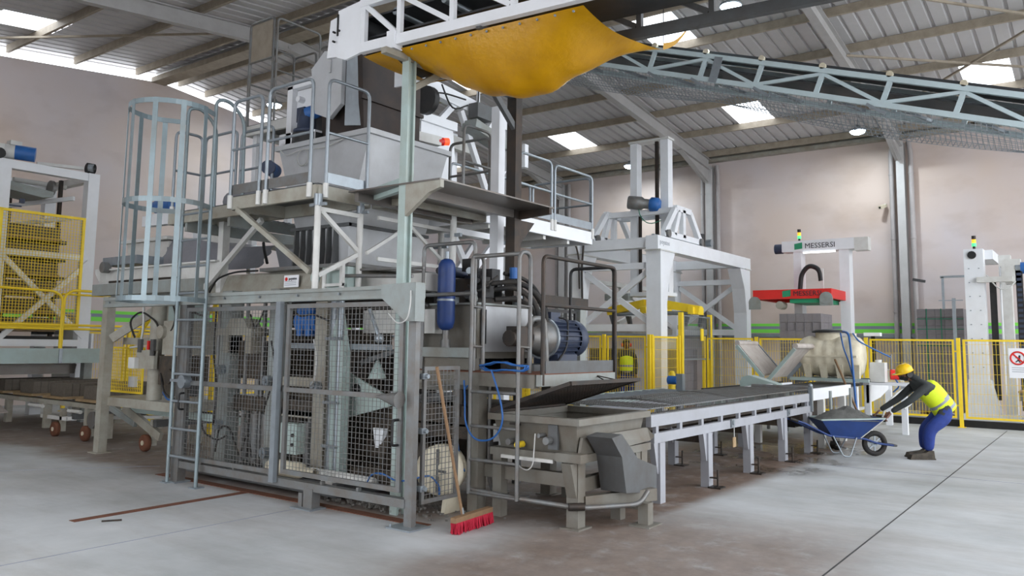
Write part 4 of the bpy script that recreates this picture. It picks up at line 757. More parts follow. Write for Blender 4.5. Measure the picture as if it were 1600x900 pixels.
fb.add('drive_guard', 'grey_dark', M().prism(g0, (0, .26, 0)), label='dark grey bent sheet guard over the drive')
fl_ = fb.add('mesh_lid', 'dark_steel', M().bar((6.15, 4.76, .97), (6.15, 3.87, 1.26), .03, .035).bar((7.46, 4.76, .97), (7.46, 3.87, 1.26), .03, .035).bar((6.15, 3.87, 1.26), (7.46, 3.87, 1.26), .03, .035).bar((6.15, 4.76, .97), (7.46, 4.76, .97), .03, .035), label='tilted open lid of expanded metal')
def diamond(o, u, v, s, r):
    m = M(); o, u, v = V(o), V(u), V(v); lu, lv = u.length, v.length; k = -lv*.5
    du, dv = u/lu, v/lv; nn = du.cross(dv)
    while k < lu+lv*.5:
        for sg in (1, -1):
            a0, a1 = (k, k+sg*lv*.5); t0, t1 = 0.0, 1.0
            d = a1-a0
            for lim in (0, lu):
                pass
            lo, hi = sorted((((0-a0)/d), ((lu-a0)/d))); t0, t1 = max(0, lo), min(1, hi)
            if t1 > t0: m.bar(o+du*(a0+d*t0)+dv*lv*t0, o+du*(a0+d*t1)+dv*lv*t1, r*2, r*2.4, nn)
        k += s
    return m
fb.add('expanded_mesh', 'dark_steel', diamond((6.15, 4.76, .97), (1.31, 0, 0), (0, -.89, .29), .055, .0032), fl_, True)
fb.add('lid_chain', 'dark_steel', M().cyl((7.1, 4.17, 1.3), (7.16, 3.9, 1.25), .006, 6).cyl((7.1, 4.17, 1.3), (7.04, 3.95, 1.22), .006, 6), fl_)
# ================================================================ mesh-covered conveyor, Y 3.8-4.85, X 7.53-12.95
mc = T('mesh_conveyor', 'long grey white conveyor table covered with wire mesh', 'conveyor', (10.2, 4.3, 0))
for y, s in ((3.8, 1), (4.85, -1)):
    mc.add('top_rail', 'conv_grey', M().box(7.53, 12.95, y-.03, y+.03, .78, .90)); mc.add('bottom_rail', 'conv_grey', M().box(7.6, 13.05, y-.03, y+.03, .61, .71))
    for i in range(10): mc.add('upright', 'conv_grey', M().box(7.66+i*.58, 7.72+i*.58, y-.02, y+.02, .71, .78))
    for x in (7.75, 9.0, 10.35, 11.73, 12.95):
        l = mc.add('leg', 'conv_grey', M().box(x-.06, x+.06, y-.05, y+.05, 0, .61).prism([(x-.06, y-.03, .61), (x-.16, y-.03, .61), (x-.08, y-.03, .3), (x-.06, y-.03, .3)], (0, .06, 0)))
        if x > 8: mc.add('levelling_foot', 'dark_steel', M().cyl((x-.02, y-.14, 0.012), (x-.02, y-.14, .2), .012, 8).box(x-.1, x+.06, y-.2, y-.05, 0, .014).bar((x-.02, y-.14, .11), (x-.02, y-.03, .11), .05, .012), l)
for x in (8.9, 10.25, 11.6, 12.8): mc.add('cross_beam', 'greasy', M().box(x, x+.08, 3.83, 4.82, .5, .62))
mc.add('inner_belt', 'greasy', M().box(7.6, 12.9, 3.9, 4.78, .72, .75))
W = M(); k = 7.55
while k < 12.93: W.bar((k, 3.79, .90), (k, 3.79, .965), .005); k += .045
for z in (.905, .963): W.bar((7.55, 3.79, z), (12.93, 3.79, z), .006)
mc.add('mesh_skirt', 'galv_worn', W, None, True)
def hump(x, y): return .968 + .035*max(0, math.sin((x-8.3)*.85))*math.sin(math.pi*(y-3.79)/1.08) + (.03 if 8.2 < x < 9.9 else 0)*math.sin(math.pi*(y-3.79)/1.08)
W = M(); k = 7.55
while k < 12.93:
    ys = [3.79+1.08*j/6 for j in range(7)]
    for a, b in zip(ys[:-1], ys[1:]): W.bar((k, a, hump(k, a)), (k+.02, b, hump(k, b)), .005)
    k += .055
for j in range(19):
    y = 3.80+j*.0595; xs = [7.55+5.38*i/18 for i in range(19)]
    for a, b in zip(xs[:-1], xs[1:]): W.bar((a, y, hump(a, y)), (b, y, hump(b, y)), .005)
mc.add('cover_mesh', 'galv_worn', W, None, True)
for x in (9.72, 11.9): mc.add('padlock', 'galv', M().box(x-.05, x+.05, 3.75, 3.77, .62, .72).cyl((x, 3.74, .68), (x, 3.75, .68), .03, 12)); 
mc.add('tag', 'board', M().box(9.70, 9.80, 3.75, 3.76, .38, .5)); mc.add('cord', 'cable', M().cyl((9.75, 3.755, .5), (9.75, 3.755, .62), .006, 6))
mc.add('end_post', 'galv', M().box(13.0, 13.06, 3.74, 3.8, .62, 1.0).sph((13.03, 3.77, 1.02), .035, 10, 6))
# extension conveyor
ex = T('outfeed_conveyor', 'white continuation of the conveyor table under the cream water tank', 'conveyor', (15, 4.3, 0))
for y in (3.8, 4.85):
    ex.add('side_rail', 'white', M().box(13.1, 15.5, y-.03, y+.03, .78, .96))
    for x in (13.7, 15.0): l = ex.add('leg', 'white_old', M().box(x-.05, x+.05, y-.05, y+.05, 0, .78)); ex.add('side_strut', 'grey', M().box(x+.35, x+.43, y-.06, y-.03, .2, .9), l)
ex.add('top_sheet', 'belt_dark', M().box(13.1, 17.2, 3.85, 4.8, .9, .93)); ex.add('roller', 'galv_worn', M().cyl((13.3, 3.85, .95), (13.3, 4.8, .95), .05, 12)); ex.add('under_frame', 'dark_steel', M().box(13.6, 15.4, 4.2, 4.5, .3, .75)); ex.add('grease_pan', 'black', M().box(13.3, 13.7, 4.0, 4.6, .35, .76))
ex.add('side_panel', 'white', M().prism([(17.0, 3.8, .93), (18.9, 3.8, .88), (18.9, 3.8, .78), (18.0, 3.8, .62), (17.0, 3.8, .55)], (0, .05, 0))); ex.add('leg', 'white', M().box(18.75, 18.87, 3.75, 3.87, 0, .85)); ex.add('leg', 'white', M().box(17.0, 17.1, 3.78, 3.88, 0, .9)); ex.add('leg', 'white', M().box(16.0, 16.1, 3.78, 3.88, 0, .9)); ex.add('crossbar', 'white_old', M().box(16.0, 18.8, 4.3, 4.4, .3, .36))
ex.add('casters', 'rubber', M().cyl((13.6, 3.5, .07), (13.6, 3.58, .07), .07, 16).cyl((13.75, 3.62, .06), (13.75, 3.68, .06), .06, 14).bar((13.6, 3.54, .07), (13.75, 3.7, .3), .04)); 
# ================================================================ push broom
br = T('push_broom', 'push broom with wooden handle and crimson bristles leaning on the mesh panel', 'broom', (5.6, 4.5, 0))
ux = V((.995, .1, 0)); c0 = V((5.62, 4.54, .115))
br.add('handle', 'wood', M().tube([(5.51, 4.56, .12), (5.2, 4.62, 1.40)], [.013, .015], 10)); br.add('ferrule', 'galv', M().cyl((5.52, 4.56, .09), (5.50, 4.565, .19), .017, 10))
br.add('head', 'wood', M().bar(c0-ux*.29, c0+ux*.29, .06, .045))
m = M(); rb = random.Random(5)
for i in range(58):
    for j in range(6):
        a = c0 + ux*(-.285+.57*i/57) + V((-.1, .995, 0))*(-.028+.011*j); m.bar(a+V((0, 0, -.02)), a+V((rb.uniform(-.012, .012), rb.uniform(-.02, .02)-.012+.004*j, -.112)), .007)
br.add('bristles', 'broom_red', m, None, True)
single('floor_bolt', 'dark_steel', M().cyl((3.72, 7.18, .008), (3.86, 7.10, .008), .008, 8), 'small loose steel rod lying on the floor beside the rusty floor channel', 'steel rod', (3.8, 7.14, 0))
# ================================================================ yellow safety fences
def fence_run(name, label, pts, ztop=1.83, post_first=True, mt='yellow'):
    t = T(name, label, 'fence', (*pts[0], 0))
    for i, (a, b) in enumerate(zip(pts[:-1], pts[1:])):
        a, b = V((*a, 0)), V((*b, 0)); d = (b-a).normalized(); L = (b-a).length
        ps = t.add('post', mt, M().box(a.x-.035, a.x+.035, a.y-.035, a.y+.035, 0, ztop+.03)); t.add('foot', mt, M().box(a.x-.07, a.x+.07, a.y-.07, a.y+.07, 0, .012), ps)
        p0 = a+d*.08; u = d*(L-.16)
        pn = t.add('panel_frame', mt, M().rframe(p0+V((0, 0, .19)), u, V((0, 0, ztop-.19)), .04, .03))
        t.add('wire_mesh', mt, M().grid(p0+V((0, 0, .19)), u, V((0, 0, ztop-.19)), .062, .205, .003), pn, True)
        t.add('clip', mt, M().bar(p0-d*.06+V((0, 0, ztop-.25)), p0+V((0, 0, ztop-.25)), .03), pn); t.add('clip', mt, M().bar(p0-d*.06+V((0, 0, .45)), p0+V((0, 0, .45)), .03), pn)
    b = pts[-1]; t.add('post', mt, M().box(b[0]-.035, b[0]+.035, b[1]-.035, b[1]+.035, 0, ztop+.03)); return t
FXR = 19.33
fr_ = fence_run('safety_fence', 'yellow wire mesh fence across the right, behind the worker and the water tank', [(FXR, y) for y in (-1.9, .3, 2.52, 4.35, 5.6, 6.85, 8.2)])
sg = fr_.add('warning_sign', 'sign_white', M().box(FXR-.05, FXR-.04, 1.30, 1.62, 1.06, 1.66))
ring = [(FXR-.053, 1.46+.125*math.cos(a*math.pi/16), 1.46+.125*math.sin(a*math.pi/16)) for a in range(32)]
fr_.add('red_ring', 'red', M().tube(ring, .017, 6, closed=True), sg); fr_.add('red_bar', 'red', M().bar((FXR-.056, 1.46+.09, 1.46+.09), (FXR-.056, 1.46-.09, 1.46-.09), .008, .03), sg)
fr_.add('figure', 'text_dark', M().cyl((FXR-.052, 1.43, 1.50), (FXR-.05, 1.43, 1.50), .02, 10).bar((FXR-.052, 1.43, 1.48), (FXR-.052, 1.45, 1.42), .006, .04).bar((FXR-.052, 1.45, 1.42), (FXR-.052, 1.50, 1.38), .006, .02).bar((FXR-.052, 1.45, 1.42), (FXR-.052, 1.42, 1.37), .006, .02).bar((FXR-.052, 1.44, 1.47), (FXR-.052, 1.50, 1.47), .006, .018), sg)
for z in (1.26, 1.22, 1.18): fr_.add('sign_line', 'text_grey', M().box(FXR-.054, FXR-.05, 1.35, 1.57, z, z+.012), sg)
k = struct('baseboard_back', 'black', M().box(19.5, 19.62, -2.2, 8.2, 0, .14))
fg = fence_run('gantry_fence', 'yellow mesh fence left of the white gantry leg, beyond the hydraulic platform', [(16.3, y) for y in (8.2, 9.35, 10.5, 11.65, 12.8, 14.0)])
fence_run('gantry_side_fence', 'short yellow mesh fence running back from the corner in front of the gantry leg', [(16.42, 8.2), (17.85, 8.2)])
tg = T('lift_gate', 'tall grey mesh lifting gate between yellow posts beside the gantry', 'gate', (18.8, 8.2, 0))
for x in (17.98, 19.72): tg.add('post', 'yellow', M().box(x-.05, x+.05, 8.15, 8.25, 0, 2.42))
gf = tg.add('gate_frame', 'galv', M().rframe((18.05, 8.17, 1.28), (1.6, 0, 0), (0, 0, 1.08), .035, .025)); tg.add('wire_mesh', 'galv', M().grid((18.05, 8.17, 1.28), (1.6, 0, 0), (0, 0, 1.08), .055, .2, .003), gf, True); tg.add('handle', 'yellow', M().box(18.95, 19.1, 8.1, 8.13, 1.75, 2.05), gf)
dg = fence_run('door_frame_fence', 'tall yellow door frame in the fence right of the pump motor', [(16.05, 11.3), (16.05, 12.3)], 2.35)
fire = T('fire_extinguisher', 'red fire extinguisher standing beside a short yellow bollard', 'extinguisher', (16.9, 7.75, 0))
fire.add('cylinder', 'red', M().lathe([(0, 0), (.07, 0), (.075, .05), (.075, .42), (.05, .5), (.02, .53), (0, .53)], (16.9, 7.75, .35), n=14)); fire.add('valve', 'black', M().box(16.87, 16.93, 7.72, 7.78, .88, .95)); fire.add('stand', 'grey_dark', M().box(16.82, 16.98, 7.68, 7.82, 0, .35))
bo = T('bollard', 'short yellow bollard in front of the gantry fence', 'bollard', (16.5, 7.75, 0)); bo.add('tube', 'yellow', M().lathe([(.07, 0), (.07, 1.0), (.05, 1.06), (0, 1.07)], (16.5, 7.75, 0), n=14)); bo.add('base', 'yellow', M().box(16.4, 16.6, 7.65, 7.85, 0, .02))
# ================================================================ white gantry with gripper
ga = T('gantry_robot', 'large white gantry crane with cross braced legs', 'gantry', (20.1, 9.6, 0))
GX0, GX1, GY0, GY1 = 17.4, 23.0, 8.55, 10.75
for x in (GX0, GX1):
    for y in (GY0, GY1):
        s = 1 if x == GX0 else -1
        l = ga.add('leg', 'white', M().box(x-.17, x+.17, y-.19, y+.19, 0, 3.86).prism([(x+s*.17, y-.19, 3.86), (x+s*.62, y-.19, 3.86), (x+s*.48, y-.19, 3.6), (x+s*.30, y-.19, 3.3), (x+s*.17, y-.19, 2.6)], (0, .38, 0))); ga.add('flange', 'white_old', M().box(x-.22, x+.66*max(s, .35), y-.22, y+.22, 3.86, 3.89), l)
for y in (GY0, GY1): ga.add('main_beam', 'white', M().box(GX0-.25, GX1+.3, y-.16, y+.16, 3.89, 4.22)); ga.add('rail', 'galv', M().box(GX0-.2, GX1+.25, y-.03, y+.03, 4.22, 4.26))
for x in (GX0, GX1):
    ga.add('end_beam', 'white', M().box(x-.14, x+.14, GY0+.16, GY1-.16, 3.95, 4.2)); ga.add('tie_beam', 'white', M().box(x-.07, x+.07, GY0+.19, GY1-.19, 3.45, 3.6)); ga.add('tie_beam', 'white', M().box(x-.08, x+.08, GY0+.19, GY1-.19, 1.95, 2.12))
    ga.add('brace', 'white', M().bar((x, GY0+.2, 3.4), (x, GY1-.2, 2.15), .08, .13)); ga.add('brace', 'white', M().bar((x+.05, GY1-.2, 3.4), (x+.05, GY0+.2, 2.15), .08, .13))
ga.add('tie_beam', 'white_old', M().box(GX0+.2, GX1-.2, GY1-.05, GY1+.05, 3.2, 3.32)); ga.add('brace', 'white_old', M().bar((GX0+2.2, GY1, 3.2), (GX1-.2, GY1, 2.2), .08, .13)); ga.add('brace', 'white_old', M().bar((GX0+2.2, GY1+.05, 2.2), (GX1-.2, GY1+.05, 3.2), .08, .13)); ga.add('tie_beam', 'beige', M().box(GX0+.2, GX1-.2, GY1-.06, GY1+.06, 1.95, 2.12))
text(ga, 'beam_lettering', 'poyatos', 'text_grey', (GX0-.15, GY0-.163, 4.02), (1, 0, 0), (0, 0, 1), .17)
ga.add('cable_bundle', 'dark_steel', M().tube([(GX0-.2, GY1-.3, 4.3), (GX0-.22, GY1-.25, 3.5), (GX0-.2, GY1-.3, 1.0)], .03, 6, .2)); ga.add('cable_bundle', 'dark_steel', M().tube([(GX0-.5, GY1-.1, 4.4), (GX0-.3, GY1-.2, 3.9), (GX0-.24, GY1-.2, 3.0)], .025, 6, .2))
car = T('gantry_carriage', 'white carriage with lifting mast and motor on top of the gantry', 'crane carriage', (19.0, 9.6, 4.26))
for y in (GY0+.05, GY1-.15):
    P = lambda x, z: (x, y, z)
    for a, b in (((17.9, 4.36), (18.55, 5.05)), ((20.1, 4.36), (19.45, 5.05)), ((18.55, 5.08), (19.45, 5.08)), ((17.85, 4.36), (20.15, 4.36)), ((19.0, 4.36), (19.0, 5.08)), ((18.45, 4.4), (18.75, 5.02))): car.add('side_frame', 'white', M().bar(P(*a), P(*b), .15, .12, (0, 1, 0)))
    for x in (18.0, 20.0): car.add('wheel', 'galv_worn', M().cyl((x, y-.12, 4.36), (x, y+.02, 4.36), .1, 16))
car.add('top_frame', 'white', M().box(18.6, 18.75, GY0+.1, GY1-.2, 4.98, 5.12)); car.add('top_frame', 'white', M().box(19.3, 19.45, GY0+.1, GY1-.2, 4.98, 5.12))
for y0, y1 in ((9.82, 10.02), (8.92, 9.14)): car.add('mast_column', 'white', M().box(18.85, 19.12, y0, y1, 2.95, 6.98))
car.add('mast_cap', 'white_old', M().box(18.8, 19.15, 8.88, 10.05, 6.98, 7.03)); car.add('lift_chain', 'dark_steel', M().box(18.82, 18.9, 9.2, 9.28, 2.95, 6.95)); car.add('lift_chain', 'dark_steel', M().box(18.82, 18.9, 9.7, 9.76, 2.95, 5.1))
car.add('motor', 'galv_worn', M().lathe([(0, 0), (.16, 0), (.175, .03), (.175, .36), (.13, .42), (.13, .55)], (18.4, 9.85, 5.32), (.35, -.9, -.12), 18)); car.add('gearbox', 'motor_blue', M().lathe([(.14, 0), (.19, .04), (.19, .24), (.12, .3), (0, .3)], (18.6, 9.34, 5.25), (.35, -.9, -.12), 18)); car.add('green_cable', 'block_strap', M().tube([(18.5, 9.6, 5.2), (18.4, 9.5, 4.9), (18.5, 9.3, 4.7), (18.6, 9.0, 4.8)], .012, 6, .2)); car.add('drive_motor', 'black', M().cyl((20.3, GY0+.1, 4.4), (20.3, GY0+.1, 4.62), .09, 14)); car.add('drive_wheel', 'galv', M().cyl((20.55, GY0-.1, 4.4), (20.55, GY0+.05, 4.4), .1, 16)); car.add('lower_head', 'white', M().box(18.6, 19.3, 8.9, 10.0, 2.88, 2.98)); car.add('valve_box', 'motor_blue', M().box(18.65, 18.85, 9.05, 9.15, 3.05, 3.35)); car.add('cabinet', 'grey', M().box(18.5, 18.75, 9.9, 10.6, 2.78, 2.95))
gr = T('block_gripper', 'yellow four armed block gripper hanging from the gantry carriage', 'gripper', (19.0, 9.35, 2.3))
gr.add('hub', 'yellow', M().loft([(18.75, 9.0, 2.55), (19.25, 9.0, 2.55), (19.25, 9.7, 2.55), (18.75, 9.7, 2.55)], [(18.85, 9.2, 2.88), (19.15, 9.2, 2.88), (19.15, 9.5, 2.88), (18.85, 9.5, 2.88)])); gr.add('rotator', 'dark_steel', M().cyl((19, 9.35, 2.8), (19, 9.35, 2.88), .2, 18))
for s in (-1, 1): gr.add('arm', 'yellow', M().bar((18.8, 9.35+s*.2, 2.70), (18.8, 9.35+s*1.3, 2.5), .2, .2)); gr.add('end_beam', 'yellow', M().box(18.6, 19.25, 9.35+s*1.12-.07, 9.35+s*1.12+.07, 2.4, 2.58)); gr.add('arm', 'yellow', M().bar((19+s*.25, 9.35, 2.6), (19+s*.75, 9.35, 2.5), .16, .16)); gr.add('ram', 'galv', M().cyl((18.75, 9.35+s*.25, 2.45), (18.75, 9.35+s*1.0, 2.42), .05, 12))
for s in (-1, 1):
    for x in (18.5, 19.4): gr.add('claw', 'grey_dark', M().prism([(x, 9.35+s*1.0, 2.4), (x, 9.35+s*1.12, 2.4), (x, 9.35+s*1.02, 2.1), (x, 9.35+s*.95, 2.1)], (.12, 0, 0)))
    gr.add('clamp_bar', 'grey', M().box(18.3, 19.7, 9.35+s*.95-.04, 9.35+s*.95+.04, 2.02, 2.12))
# pallet of blocks behind the gate
def block_mesh(lx, ly, lz, mt, cell=False):
    m = M().box(0, lx, 0, ly, 0, lz)
    if cell:
        e = .012
        m = M().box(e, lx, e, ly, 0, lz).box(0, e, 0, ly*.12, 0, lz).box(0, e, ly*.88, ly, 0, lz).box(0, lx, 0, e, 0, lz)
    me = m.mesh('concrete_block'); me.materials.append(MATS[mt]); return me
ORD = ('first', 'second', 'third', 'fourth', 'fifth', 'sixth', 'seventh', 'eighth', 'ninth', 'tenth', 'eleventh', 'twelfth')
def stack(label, group, org, n, size, mt, cells=(), gap=.004, skip=None):
    a = block_mesh(*[s-gap for s in size], mt); b = block_mesh(*[s-gap for s in size], mt, True)
    for i in range(n[0]):
        for j in range(n[1]):
            for k in range(n[2]):
                if skip and skip(i, j, k): continue
                o = bpy.data.objects.new('concrete_block', b if k in cells else a); COL.objects.link(o); o.location = (org[0]+i*size[0], org[1]+j*size[1], org[2]+k*size[2])
                col = n[1]-1-j + (i if j == 0 else 0); lay = n[2]-1-k
                o['label'] = '%s, %s layer from top, %s from left' % (label, ORD[lay], ORD[col]); o['category'] = 'block'; o['group'] = group
def pallet(label, x0, x1, y0, y1, z=0):
    t = T('wooden_pallet', label, 'pallet', ((x0+x1)/2, (y0+y1)/2, z))
    n = 5; w = (x1-x0)/(n*1.4)
    for i in range(n): t.add('top_plank', 'wood', M().box(x0+i*(x1-x0-w)/(n-1), x0+i*(x1-x0-w)/(n-1)+w, y0, y1, z+.11, z+.135))
    for y in (y0, (y0+y1)/2-.05, y1-.1): t.add('bearer', 'wood', M().box(x0, x1, y, y+.1, z, z+.11))
hide = lambda i, j, k: i > 0 and j > 0
pallet('wooden pallet under the strapped blocks behind the strapping frame', 20.0, 21.0, 5.5, 6.5); stack('grey block below the red strapping frame', 'blocks below the red frame', (20.0, 5.5, .135), (3, 5, 11), (.33, .2, .21), 'block_grey', (9,), skip=hide)
pallet('wooden pallet under the green strapped blocks beside the right wall column', 22.0, 23.0, 2.73, 3.75); stack('grey block in the green strapped stack', 'blocks with green straps', (22.0, 2.73, .135), (3, 5, 12), (.33, .204, .206), 'block_grey', (10,), skip=hide)
st = T('pallet_straps', 'green plastic straps around the block stack beside the right wall column', 'straps', (22.0, 3.2, .135))
for y in (2.9, 3.2, 3.52): st.add('vertical_strap', 'block_strap', M().box(21.985, 21.99, y, y+.02, .14, 2.61))
for z in (2.1, 2.35, 1.7): st.add('horizontal_strap', 'block_strap', M().box(21.984, 21.989, 2.73, 3.75, z, z+.018))
pallet('wooden pallet under the block stack behind the grey lifting gate', 18.6, 19.6, 8.5, 9.5); stack('grey block behind the lifting gate', 'blocks behind the lifting gate', (18.6, 8.5, .135), (5, 3, 7), (.2, .33, .2), 'block_grey', skip=lambda i, j, k: i > 0 and j > 0)
pallet('wooden pallet under the block stack inside the gantry behind the fence', 17.9, 18.5, 9.7, 10.7)
stack('brownish block inside the gantry', 'blocks inside the gantry', (17.9, 9.7, .135), (3, 5, 7), (.2, .2, .2), 'concrete_block', skip=lambda i, j, k: i > 0 and j > 0)
# ================================================================ strapping machine
sm = T('strapping_machine', 'white portal strapping machine with a red frame around a block stack', 'strapping machine', (20.8, 5.8, 0))
for y0, y1 in ((6.02, 6.22), (4.84, 5.08)): sm.add('column', 'white', M().box(21.15, 21.5, y0+.25, y1+.25, 0, 4.1))
sm.add('top_beam', 'white', M().box(21.1, 21.55, 4.95, 6.75, 4.1, 4.38)); sm.add('end_box', 'white_old', M().box(21.1, 21.4, 4.62, 4.95, 4.05, 4.38)); sm.add('end_motor', 'motor_navy', M().cyl((21.2, 6.75, 4.2), (21.2, 6.95, 4.2), .13, 14)); sm.add('light_tube', 'tube_on', M().box(21.08, 21.12, 5.4, 6.2, 4.04, 4.08))
text(sm, 'beam_lettering', 'MESSERSI', 'text_dark', (21.095, 6.16, 4.17), (0, -1, 0), (0, 0, 1), .19, None, 0)
sm.add('logo_mark', 'green_mark', M().prism([(21.092, 6.42, 4.30), (21.092, 6.22, 4.33), (21.092, 6.22, 4.17), (21.092, 6.42, 4.15)], (.006, 0, 0)))
rf = sm.add('red_frame', 'red', M().box(19.85, 19.95, 5.2, 7.1, 2.80, 3.03).box(19.95, 21.6, 5.2, 5.3, 2.80, 3.03).box(19.95, 21.6, 7.0, 7.1, 2.80, 3.03).box(21.5, 21.6, 5.3, 7.0, 2.8, 3.03).box(19.95, 21.5, 5.3, 7.0, 2.98, 3.03))
sm.add('foot_bracket', 'grey', M().cyl((19.81, 7.05, 2.72), (19.85, 7.05, 2.72), .15, 16).box(19.82, 19.86, 6.9, 7.2, 2.55, 2.72), rf); sm.add('foot_bracket', 'grey', M().cyl((19.81, 5.32, 2.80), (19.85, 5.32, 2.80), .15, 16).box(19.82, 19.86, 5.17, 5.47, 2.62, 2.80), rf)
text(sm, 'frame_lettering', 'MESSERSI', 'text_dark', (19.845, 6.1, 2.87), (0, -1, 0), (0, 0, 1), .17, rf, 0); sm.add('logo_mark', 'green_mark', M().prism([(19.842, 6.36, 2.99), (19.842, 6.16, 3.02), (19.842, 6.16, 2.86), (19.842, 6.36, 2.84)], (.006, 0, 0)), rf)
sm.add('strap_head', 'green_mark', M().box(19.9, 21.3, 5.4, 6.2, 2.70, 2.80)); sm.add('roller', 'beige', M().cyl((19.9, 6.45, 2.65), (20.2, 6.45, 2.65), .1, 14)); sm.add('cable_chain', 'black', M().tube([(20.9, 6.25, 3.03), (20.9, 6.2, 3.5), (20.9, 6.0, 3.72), (20.9, 5.75, 3.6), (20.9, 5.72, 3.3)], .06, 8, .22, 6)); sm.add('chain_post', 'white_old', M().box(20.88, 20.96, 5.66, 5.72, 3.03, 3.62))
def beacon(loc, label):
    x, y, z = loc; t = T('signal_tower', label, 'signal light', loc); t.add('stem', 'black', M().cyl((x, y, z), (x, y, z+.08), .03, 10))
    for i, mt in enumerate(('beacon_green', 'beacon_amber', 'beacon_red')): t.add('lens', mt if i == 0 else ('beacon_amber' if i == 1 else 'dark_steel'), M().cyl((x, y, z+.08+i*.085), (x, y, z+.155+i*.085), .045, 14))
beacon((21.3, 6.35, 4.38), 'small green and amber signal light on top of the strapping machine')
# ================================================================ stacker tower at right
stw = T('stacker_tower', 'white lift tower with chains behind the fence at the right', 'lift tower', (21.2, 2.2, 0))
stw.add('mast', 'white', M().box(21.0, 21.35, 2.16, 2.55, .5, 3.92)); stw.add('mast_foot', 'white', M().prism([(20.97, 2.62, 0), (20.97, 1.9, 0), (20.97, 2.12, .95), (20.97, 2.56, .95)], (.40, 0, 0)).box(20.9, 21.45, 1.6, 2.7, 0, .18)); stw.add('mast', 'white_old', M().box(22.5, 22.8, 1.75, 2.0, 0, 3.9)); stw.add('top_beam', 'white', M().box(21.35, 22.8, 2.0, 2.3, 3.7, 3.92)); stw.add('sprocket', 'black', M().cyl((20.96, 2.38, 3.78), (21.0, 2.38, 3.78), .09, 12))
bm = M().box(20.985, 21.0, 0, .03, 0, .02).mesh('bolt')
for i in range(9):
    for y in (2.24, 2.44): stw.inst('bolt', bm, 'galv').location = V((0, y, .9+i*.32))-stw.loc
stw.add('chain', 'black', M().box(21.2, 21.28, 1.95, 2.08, .5, 3.2)); stw.add('chain', 'black', M().box(21.0, 21.12, 1.42, 1.55, .3, 3.4)); cb = M()
for i in range(26): cb.box(20.99, 21.0, 1.44, 1.53, .4+i*.115, .46+i*.115)
stw.add('chain_links', 'motor_navy', cb, None, True)
stw.add('gearbox', 'white_old', M().box(21.0, 21.35, 1.45, 1.75, 3.1, 3.65)); stw.add('motor', 'motor_blue', M().cyl((21.1, 1.45, 3.45), (21.1, 1.2, 3.45), .13, 16)); stw.add('motor_shell', 'galv', M().cyl((21.1, 1.55, 3.45), (21.1, 1.45, 3.45), .12, 16)); stw.add('arm', 'white_old', M().bar((20.95, 2.3, 3.2), (20.95, 1.6, 3.2), .12, .12)); stw.add('side_arm', 'galv', M().bar((21.0, 3.05, 3.3), (21.0, 2.55, 3.3), .05, .05).bar((21.0, 3.0, 3.3), (21.0, 3.0, 2.55), .05, .05).bar((21.0, 3.1, 2.75), (21.0, 2.6, 2.75), .02, .02)); stw.add('side_post', 'galv', M().box(21.0, 21.06, 2.76, 2.83, 0, 2.8)); stw.add('scanner', 'black', M().bar((20.8, 3.6, 3.25), (20.9, 3.35, 3.2), .05, .06)); stw.add('guide_rod', 'white', M().cyl((21.1, 1.85, .5), (21.1, 1.85, 3.5), .02, 8)); stw.add('hose', 'cable', M().tube([(20.95, 2.1, 3.3), (20.9, 1.9, 3.0), (20.9, 1.7, 2.95), (20.95, 1.55, 3.15)], .015, 6, .2))
beacon((21.2, 2.35, 3.92), 'small green signal light on top of the white lift tower')
chn = T('slat_conveyor', 'low chain conveyor with wooden slats behind the fence at far right', 'conveyor', (20.8, .3, 0))
chn.add('side_rail', 'galv_worn', M().box(20.3, 20.4, -1.8, 1.55, .55, .72)); chn.add('side_rail', 'galv_worn', M().box(21.4, 21.5, -1.8, 1.55, .55, .72))
for i in range(14): chn.add('slat', 'board', M().box(20.25, 21.5, -1.7+i*.24, -1.56+i*.24, .72, .76))
for y in (-1.5, 0, 1.4):
    for x in (20.35, 21.45): chn.add('leg', 'grey_dark', M().box(x-.04, x+.04, y-.04, y+.04, 0, .55))
cab = T('control_cabinet', 'white control desk with a small cap behind the fence near the tank pump', 'cabinet', (20.0, 4.1, 0)); cab.add('body', 'white_old', M().box(19.8, 20.2, 3.75, 4.6, 0, 1.15)); cab.add('screen_post', 'white', M().box(19.9, 19.95, 4.3, 4.36, 1.15, 1.75)); cab.add('lamp_head', 'sign_white', M().box(19.8, 20.0, 4.15, 4.5, 1.9, 1.98)); cab.add('lamp_post', 'black', M().box(19.88, 19.94, 4.28, 4.36, 1.15, 1.9))
# ================================================================ water tank on the conveyor
wt = T('water_tank', 'dirty cream plastic water tank with black lid lying on a frame', 'tank', (16.5, 4.35, .95))
prf = [(0, -.60), (.2, -.60), (.33, -.56), (.37, -.5)]
for i in range(5):
    a = -.46+i*.2; prf += [(.385, a), (.397, a+.03), (.397, a+.1), (.385, a+.13)]
prf += [(.37, .52), (.3, .58), (.18, .60), (0, .60)]
body = M().lathe([(r, h) for r, h in prf], (16.5, 4.35, 1.45), (0, -1, 0), 28)
wt.add('tank_shell', 'cream', body); wt.add('seam', 'cream', M().box(16.09, 16.91, 3.80, 4.90, 1.44, 1.475)); wt.add('neck', 'cream', M().cyl((16.5, 4.4, 1.72), (16.5, 4.4, 1.92), .24, 24)); ld_ = wt.add('lid', 'black', M().lathe([(.31, 0), (.31, .03), (.22, .06), (.1, .07), (0, .07)], (16.5, 4.4, 1.91), n=28)); wt.add('side_cap', 'cream', M().cyl((16.5, 3.95, 1.78), (16.5, 3.95, 1.9), .07, 14))
